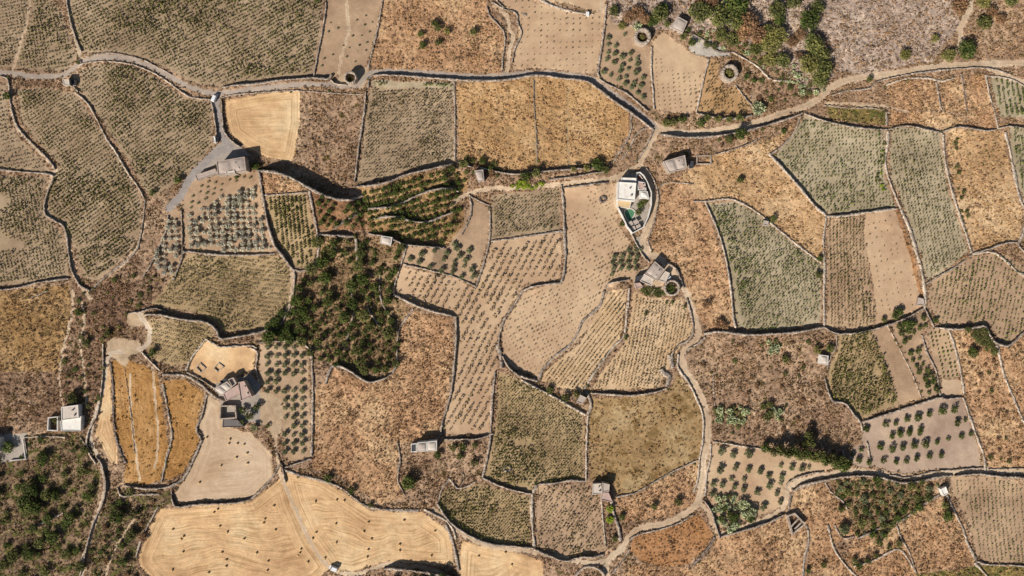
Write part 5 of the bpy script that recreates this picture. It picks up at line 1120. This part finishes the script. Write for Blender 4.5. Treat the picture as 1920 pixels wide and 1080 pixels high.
def block(par, P, h, z0, roofm, wallm='wall_stone', par_h=.35, domes=0, door=True, win=2, name_roof='roof'):
    """P: four photo points clockwise from top left; makes wall, parapet, roof, dome, door and windows as parts"""
    loc = par.location; zt = z0+h
    Q = [Vector(Wd(x, y, zt)[:2])-Vector(loc[:2]) for x, y in P]; c = sum(Q, Vector((0, 0)))/4; zb = z0-loc.z
    def ins(t): return [(q+(c-q).normalized()*t*1.35) for q in Q]
    mb = MB(); mb.prism([tuple(q) for q in Q], zb-1.2, zb+h-.05); mb.build('wall', M[wallm], par)
    A = Q; B = ins(.38); mp = MB(); zt_ = zb+h
    mp_bot, mp_top = zt_-.05, zt_+par_h
    for i in range(4):
        j = (i+1) % 4
        mp.prism([tuple(A[i]), tuple(A[j]), tuple(B[j]), tuple(B[i])], mp_bot+.001, mp_top-.002*i)
    mp.build('parapet', M[wallm if wallm == 'plaster' else roofm], par)
    # roof: gently vaulted skin inside the parapet
    n = 14; mr = MB(); vs = []
    dm = domes
    for jy in range(n+1):
        for ix in range(n+1):
            u, v = ix/n, jy/n; p = (B[0]*(1-u)+B[1]*u)*(1-v)+(B[3]*(1-u)+B[2]*u)*v
            e = min(u, 1-u, v, 1-v); z = zt_+.05+.04*math.sin(5*u+3*v)
            if dm:
                uu = (u*dm) % 1 if 0 < u < 1 else 0; z += .75*max(0, 1-(2*uu-1)**2)**.6*max(0, 1-(2*v-1)**4)*(1 if e > 0 else 0)
            vs.append((p.x, p.y, z))
    mr.v = vs
    for jy in range(n):
        for ix in range(n): a = jy*(n+1)+ix; mr.f.append((a+n+1, a+n+2, a+1, a)); mr.m.append(0)
    mr.build(name_roof, M[roofm], par, smooth=True)
    # facade to the south (bottom edge P3-P2)
    a, b = Q[3], Q[2]; d = (b-a); L = d.length; d.normalize(); nrm = Vector((d.y, -d.x)); ang = math.atan2(d.y, d.x)
    def panel(t, w_, z1, z2, name, mat, thick=.12):
        p = a+d*(t*L)+nrm*(thick/2-.02); m_ = MB(); m_.box((p.x, p.y, zb+(z1+z2)/2), (w_, thick, z2-z1), ang); return m_.build(name, M[mat], par)
    if door and L > 3:
        o = panel(.5, 1.0, -.2, 2.0, 'door', 'wood')
    if win and L > 5:
        for t in (.2, .8): panel(t, .8, 1.0, 1.9, 'window', 'glass', .1)
def clutter(par, P, z):
    x = (P[0][0]+P[1][0]+P[2][0])/3; y = (P[0][1]+P[1][1]+P[2][1])/3; q = Vector(Wd(x, y, z)[:2])-par.location.xy; zz = z-par.location.z
    mb = MB(); mb.box((q.x, q.y, zz+.5), (.6, .6, 1.1)); mb.build('chimney', M['wall_stone'], par)
    x = (P[1][0]+P[2][0]*2+P[3][0])/4; y = (P[1][1]+P[2][1]*2+P[3][1])/4; q = Vector(Wd(x, y, z)[:2])-par.location.xy
    mb = MB(); mb.tube((q.x, q.y, zz), (q.x, q.y, zz+1.1), .55, .5, 12); mb.build('water_tank', M['roof_pale'], par)
def base_z(P): return float(np.mean([Zat(x, y) for x, y in P]))
def building(name, label, cat, blocks):
    P = blocks[0]['P']; cx = sum(p[0] for p in P)/4; cy = sum(p[1] for p in P)/4; z = base_z(P)
    e = empty(name, Wd(cx, cy, z)); tag(e, label, cat)
    for b in blocks:
        b = dict(b); block(e, b.pop('P'), b.pop('h'), z, b.pop('roof'), **b)
    if cat == 'house': clutter(e, blocks[0]['P'], z+blocks[0]['h'])
    return e
B_ = lambda P, h, roof, **k: dict(P=P, h=h, roof=roof, **k)
e = building('farmhouse','long grey tan farmhouse roof with lower wing at the end of the paved drive','house',[B_([(406,303),(459,294),(462,320),(409,329)],6.4,'roof_tan',domes=2,par_h=.5),B_([(365,329),(404,316),(408,325),(369,338)],3.6,'roof_tan',domes=0,win=0),B_([(423,322),(440,319),(441,325),(424,328)],6.9,'roof_pale',door=False,win=0)])
building('roadside_hut','tiny white hut beside the tarred road at upper left','hut',[B_([(118,149),(130,149),(131,160),(119,160)],3.4,'roof_pale',win=0),B_([(132,151),(141,150),(141,160),(132,161)],1.6,'roof_dark',win=0,door=False)])
building('stone_hut','small stone hut on the bushy bank, upper middle','hut',[B_([(889,320),(906,318),(908,339),(896,341)],3.4,'roof_grey',domes=1,win=0)])
building('stone_hut','small square hut at the top of the dark wood','hut',[B_([(715,442),(736,445),(733,461),(713,456)],3.2,'roof_pale',domes=1,wallm='plaster',win=0)])
building('villa','bright white flat roofed villa with reed pergola beside the lane','house',[
 B_([(1159,341),(1193,343),(1190,377),(1157,374)],5.8,'roof_white',wallm='plaster',domes=0,par_h=.4),
 B_([(1165,333),(1193,334),(1193,341),(1165,340)],4.8,'roof_white',wallm='plaster',door=False,win=0),
 B_([(1157,376),(1184,378),(1181,391),(1157,388)],2.6,'reed',wallm='plaster',win=0,door=False,par_h=.1)])
building('guest_house','pinkish and white roofed annex right of the white villa','house',[
 B_([(1195,340),(1209,342),(1212,357),(1196,356)],4.4,'roof_pink',wallm='plaster',win=0),
 B_([(1199,358),(1214,359),(1217,373),(1201,371)],4.2,'roof_white',wallm='plaster',win=0,domes=1),
 B_([(1193,327),(1200,328),(1208,340),(1194,339)],2.8,'roof_brown',wallm='plaster',win=0,door=False)])
building('vaulted_house','grey vaulted stone house with wide shadow above the yellow heath','house',[B_([(1243,303),(1284,291),(1288,315),(1254,324)],5.2,'roof_grey',domes=2,par_h=.45),B_([(1291,303),(1300,302),(1300,315),(1292,316)],2.4,'roof_dark',door=False,win=0)])
building('lane_farmhouse','stepped grey farmhouse in the fork of the lane','house',[
 B_([(1228,490),(1246,506),(1231,526),(1210,512)],4.6,'roof_grey',par_h=.4,domes=2),
 B_([(1208,513),(1226,524),(1221,536),(1200,527)],3.6,'roof_pale',win=0,par_h=.5),
 B_([(1192,519),(1206,515),(1200,526),(1190,530)],2.8,'roof_dark',win=0,door=False),
 B_([(1189,531),(1200,530),(1206,538),(1192,541)],3.0,'roof_pink',win=0),
 B_([(1247,508),(1256,512),(1248,530),(1234,526)],2.6,'roof_pale',win=0,door=False)])
building('square_hut','square grey roofed stone hut among shrubs at the top','hut',[B_([(1271,31),(1289,41),(1280,62),(1257,51)],3.4,'roof_grey',domes=1)])
building('flat_house','white flat roofed house with walled court at the far left','house',[
 B_([(115,763),(147,759),(148,784),(116,788)],3.8,'roof_pale',wallm='plaster'),B_([(114,789),(153,780),(152,808),(115,808)],3.2,'roof_white',wallm='plaster',par_h=.4)])
building('farm_complex','stepped pale farm buildings beside the walled court, left centre','house',[
 B_([(447,717),(458,714),(473,743),(452,752)],5.2,'roof_pink',domes=0,par_h=.5),
 B_([(418,739),(446,721),(450,738),(424,752)],4.0,'roof_pink',win=0),
 B_([(400,730),(426,715),(436,726),(417,742)],3.4,'roof_pale',domes=2,win=0),
 B_([(429,711),(439,707),(445,718),(437,725)],3.2,'roof_grey',win=0,door=False,par_h=1.2),
 B_([(413,714),(424,709),(428,714),(416,720)],2.6,'roof_dark',win=0,door=False,par_h=.8)])
building('outbuilding','low dark grey outbuilding below the farm courtyard','shed',[B_([(418,785),(446,787),(457,800),(417,801)],2.2,'roof_slate',win=0)])
building('twin_shed','grey shed with two flat white roofs in the ruddy scrub','shed',[
 B_([(782,830),(800,828),(801,846),(782,847)],4.8,'roof_grey',wallm='plaster',domes=1,win=0),B_([(801,828),(819,826),(819,845),(801,846)],4.8,'roof_pale',wallm='plaster',win=0,domes=1),B_([(771,832),(781,831),(781,847),(771,848)],2.4,'roof_dark',wallm='plaster',win=0,door=False)])
building('white_hut','small white roofed hut on the brown bushy heath','hut',[B_([(1538,665),(1553,667),(1552,684),(1537,682)],3.0,'roof_pale',wallm='plaster',win=0,domes=1)])
building('winery','twin pale roofs above the narrow garden, bottom centre','house',[
 B_([(1112,907),(1127,906),(1129,926),(1110,927)],3.2,'roof_pale',win=0),B_([(1129,905),(1143,908),(1142,921),(1130,924)],4.2,'roof_grey',win=0),B_([(1128,925),(1141,923),(1149,942),(1126,937)],3.0,'roof_pink',win=0,door=False)])
building('tiny_white_hut','bright white square roofed hut at the tip of the leafy triangle','hut',[B_([(1763,917),(1773,912),(1778,925),(1769,930)],2.8,'roof_white',wallm='plaster',win=0)])
building('grey_hut','small grey stone hut where two walls meet, below the cream strips','hut',[B_([(1088,740),(1100,746),(1091,758),(1081,754)],3.0,'roof_grey',win=0)])
building('stone_shelter','tiny stone shelter on the wall above the dense green vineyard','hut',[B_([(1432,413),(1441,415),(1440,424),(1430,422)],2.2,'roof_grey',win=0,door=False,wallm='wall_stone')])
building('pump_house','little grey block at the wall junction by the half planted strip','hut',[B_([(1722,558),(1731,560),(1733,572),(1719,573)],1.6,'roof_grey',win=0,door=False)])
building('edge_house','flat roofed house cut by the left edge of the photo','house',[B_([(-40,822),(-4,822),(-4,848),(-40,848)],5.0,'roof_pale',wallm='plaster')])
building('drive_shed','small white roofed shed beside the paved drive','shed',[B_([(399,256),(403,255),(405,267),(401,268)],2.2,'roof_white',wallm='plaster',win=0,door=False)])
# open walled enclosures (courts, ruins): one thing each
def enclosure(name, label, cat, loops, h, wdt, mat, closed=True):
    cx = sum(p[0] for p in loops[0])/len(loops[0]); cy = sum(p[1] for p in loops[0])/len(loops[0]); z = float(Zat(cx, cy))
    e = empty(name, Wd(cx, cy, z)); tag(e, label, cat)
    for L in loops:
        mb = MB(); n = len(L); e0 = 0
        for i in range(n if closed else n-1):
            a = Vector(Wd(*L[i], z)[:2])-e.location.xy; b = Vector(Wd(*L[(i+1) % n], z)[:2])-e.location.xy; d = (b-a).normalized(); nn = Vector((-d.y, d.x))*wdt/2
            a = a-d*wdt*.5*(1 if i % 2 else -1); b = b+d*wdt*.5*(1 if i % 2 else -1)
            k = random.random()*.12
            mb.prism([tuple(a-nn), tuple(b-nn), tuple(b+nn), tuple(a+nn)], -1, h+k)
        mb.build('wall', M[mat], e)
    return e
enclosure('courtyard','dark walled court beside the stepped farm buildings','courtyard',[[(417,760),(444,760),(446,782),(416,784)]],2.6,.7,'wall_stone')
enclosure('walled_court','walled court left of the white flat roofed house','courtyard',[[(96,782),(113,780),(113,806),(95,805)]],2.6,.5,'plaster')
enclosure('ruin','roofless stone ruin with inner walls on the bottom lane','ruin',[[(1474,965),(1487,961),(1506,980),(1483,999)],[(1480,985),(1492,972)],[(1488,988),(1500,976)]],2.4,.9,'wall_stone')
enclosure('walled_lot','small walled lot right of the grey vaulted house','enclosure',[[(1306,293),(1332,292),(1332,308),(1306,308)]],1.0,.6,'wall_stone')
enclosure('stone_pen','left little square stone pen on the pale farm yard','pen',[[(369,689),(376,681),(386,690),(378,699)]],.6,.5,'wall_stone')
enclosure('stone_pen','right little square stone pen on the pale farm yard','pen',[[(402,690),(411,680),(420,688),(409,697)]],.6,.5,'wall_stone')
enclosure('garden_wall','white wall ringing the villa garden and pool','wall',[[(1157,390),(1165,405),(1174,425),(1184,438),(1204,427),(1213,408),(1219,385),(1219,362),(1212,344),(1205,331),(1198,325),(1191,326)]],3.6,.5,'plaster',closed=False)
enclosure('paved_lot','square walled lot by the left edge house','enclosure',[[(45,823),(50,860),(22,863)]],1.0,.4,'plaster',closed=False)
# round walled gardens
def ring(name, label, cat, x, y, ro, ri, h, mat='wall_stone', a0=0, a1=360, seed=1, floor=True):
    z = float(Zat(x, y)); e = empty(name, Wd(x, y, z)); tag(e, label, cat); g = random.Random(seed)
    n = int(40*(a1-a0)/360); mb = MB(); ro *= S; ri *= S; rows = []
    for i in range(n+1):
        t = math.radians(a0+(a1-a0)*i/n); j = 1+.03*(g.random()-.5); zt = h+.35*(g.random()-.5); c, s = math.cos(t), math.sin(t)
        rows.append([(ro*1.06*c, ro*1.06*s, -1), (ro*j*c, ro*j*s, zt-.1), ((ro+ri)/2*c, (ro+ri)/2*s, zt+.1), (ri*j*c, ri*j*s, zt-.1), (ri*c, ri*s, -1)])
    if a1-a0 == 360: rows[-1] = rows[0]
    for a, b in zip(rows[:-1], rows[1:]):
        for k in range(4): mb.poly([a[k], b[k], b[k+1], a[k+1]])
    if a1-a0 != 360: mb.poly(rows[0]); mb.poly(rows[-1])
    mb.build('ring_wall', M[mat], e)
    return e
ring('walled_garden','first round walled garden between the olive wedge and the thin vine patch','walled garden',1203,72,15.5,10.5,3.6,seed=1)
ring('walled_garden','second round walled garden above the ochre vine patch','walled garden',1365,140,15.5,10.5,3.8,seed=2)
ring('walled_garden','round walled garden beside the tarred road at the sandy strip','walled garden',660,149,11.5,8.6,4.4,seed=3)
ring('walled_garden','round walled garden beside the farmhouse in the lane fork','walled garden',1258,540,15,11.5,3.2,seed=4)
ring('stone_ring','small oval stone ring inside the centre bottom vineyard','stone ring',951,878,7.5,4,.7,'stone_pale',seed=5)
ring('stone_ring','small round stone heap ring on the large pale centre field','stone ring',1130,374,7,3,.8,'stone_dark',seed=6)
ring('curved_wall','half circle wall of a round terrace at the bottom edge','wall',1106,1090,31,27.5,1.9,a0=20,a1=165,seed=7)
for x, y, r, kd, lab in [(1203,72,7.5,'gold_tree','yellow green tree inside the first round walled garden'),(1365,140,9,'gold_tree','leafy tree inside the second round walled garden'),(658,151,6.5,'dark_tree','dark tree inside the roadside round walled garden'),(1256,541,10,'dark_tree','dense dark tree inside the round garden in the lane fork')]:
    tree('fruit_tree', kd, x, y, r, lab, 'tree', hs=1.0)
# ---------------------------------------------------------------- pool and patio
e = empty('swimming_pool', Wd(1180, 402)); tag(e, 'green kidney shaped swimming pool in the villa garden', 'pool')
pts = [(1172,395),(1178,392),(1185,393),(1190,398),(1188,404),(1185,409),(1187,415),(1180,416),(1175,409),(1172,402)]
lo = lambda P, s=1: [((Wd(x, y, 0)[0]-e.location.x)*s, (Wd(x, y, 0)[1]-e.location.y)*s) for x, y in P]
mb = MB(); o_, i_ = lo(pts, 1.22), lo(pts)
for k in range(len(pts)):
    j = (k+1) % len(pts); mb.prism([o_[k], o_[j], i_[j], i_[k]], -.5, .35)
mb.build('pool_rim', M['tile'], e); mb = MB(); mb.prism(lo(pts, .99), -.5, .2); mb.build('water', M['water'], e)
def table(x, y, rz, label):
    e = empty('patio_cover', Wd(x, y), rz); tag(e, label, 'canopy', 'dark patio covers by the pool')
    mb = MB(); mb.box((0, 0, 2.2), (2.6, 2.4, .1)); mb.build('canopy_top', M['roof_grey'], e)
    for sx in (-1, 1):
        for sy in (-1, 1): mb = MB(); mb.tube((1.15*sx, 1.05*sy, -.4), (1.15*sx, 1.05*sy, 2.15), .06, .06); mb.build('post', M['wood'], e)
for x, y, t, l in [(1181,420,.5,'upper left dark patio cover below the pool'),(1191,417,.5,'upper right dark patio cover below the pool'),(1186,429,.45,'lower left dark patio cover below the pool'),(1196,426,.4,'lower right dark patio cover below the pool')]: table(x, y, t, l)
# ---------------------------------------------------------------- vehicles
def car(x, y, rz, label, van=False, L=4.4, Wc=1.9):
    e = empty('parked_van' if van else 'parked_car', Wd(x, y), rz); tag(e, label, 'van' if van else 'car')
    H = 2.4 if van else 1.5; hl, hw = L/2, Wc/2
    prof = ([(-hl,.35),(-hl,1.1),(-hl+.06,H-.1),(-hl+.3,H),(hl-1.5,H),(hl-.75,1.25),(hl-.1,1.0),(hl,.7),(hl,.35)] if van else
            [(-hl,.35),(-hl,.8),(-hl+.12,.98),(hl-.95,1.0),(hl-.12,.82),(hl,.6),(hl,.35)])
    mb = MB(); n = len(prof)
    for s, k in ((-1, 1), (1, 1)):
        pass
    ys = [(-hw, .94), (-hw+.12, 1.0), (hw-.12, 1.0), (hw, .94)]
    for yy, sc in ys: mb.v += [(px*(.985 if abs(yy) == hw else 1), yy, .35+(pz-.35)*sc) for px, pz in prof]
    for k in range(3):
        for i in range(n):
            j = (i+1) % n; mb.f.append((k*n+i, k*n+j, (k+1)*n+j, (k+1)*n+i)); mb.m.append(0)
    mb.f.append(tuple(range(n))); mb.m.append(0); mb.f.append(tuple(range(3*n, 4*n))[::-1]); mb.m.append(0)
    mb.build('body', M['car_white'], e)
    if van:
        mb = MB(); mb.poly([(hl-1.42, -hw+.2, H-.04), (hl-.74, -hw+.2, 1.32), (hl-.74, hw-.2, 1.32), (hl-1.42, hw-.2, H-.04)]); mb.build('windscreen', M['glass'], e)
    else:
        a = [(-hl+.35, .97), (-hl+.85, H), (.55, H), (1.15, .97)]; mb = MB()
        for yy in (-hw+.14, hw-.14): mb.v += [(px, yy*(1 if pz < 1 else .82), pz) for px, pz in a]
        for i in range(3): mb.f.append((i, i+1, i+5, i+4)); mb.m.append(1 if i != 1 else 0)
        mb.f.append((0, 1, 2, 3)); mb.m.append(1); mb.f.append((7, 6, 5, 4)); mb.m.append(1)
        mb.build('cabin', [M['car_white'], M['glass']], e)
    for wx_ in (-hl+.8, hl-.8):
        for sy in (-1, 1):
            mb = MB(); mb.tube((wx_, sy*(hw-.2), .33), (wx_, sy*(hw+.01), .33), .33, .33, 14); wo = mb.build('wheel', M['tyre'], e)
            mb = MB(); mb.tube((wx_, sy*(hw-.02), .33), (wx_, sy*(hw+.03), .33), .19, .19, 10); mb.build('rim', M['rim'], wo)
    for sy in (-1, 1): mb = MB(); mb.box((hl-.02, sy*(hw-.35), .72), (.1, .4, .18)); mb.build('headlight', M['lamp'], e)
car(404, 184, math.radians(68), 'white van parked at the top of the paved drive', True, 5.0)
car(626, 1064, math.radians(160), 'white van parked at the bottom of the big stubble field', True, 4.6, 2.1)
car(1252, 517, math.radians(-52), 'white car parked in the yard of the lane farmhouse')
mb = MB(); e = empty('storage_box', Wd(1101, 28)); tag(e, 'small white storage box beside the lane end at the top', 'box')
mb.box((0, 0, .75), (1.6, 2.2, 1.7)); mb.build('body', M['box'], e); mb = MB(); mb.box((0, 0, 1.66), (1.8, 2.4, .12)); mb.build('lid', M['box'], e)
mb = MB(); e = empty('stone_heap', Wd(983, 28)); tag(e, 'pale heap of stones in the dotted top centre field', 'stone heap'); g = random.Random(3)
for i in range(26):
    t = g.random()*6.28; r = g.random()*1.5; mb.box((r*math.cos(t), r*.7*math.sin(t), .15+.5*(1-r/1.6)*g.random()), (.3+.4*g.random(), .3+.3*g.random(), .25+.25*g.random()), g.random()*3)
mb.build('stones', M['stone_pale'], e)
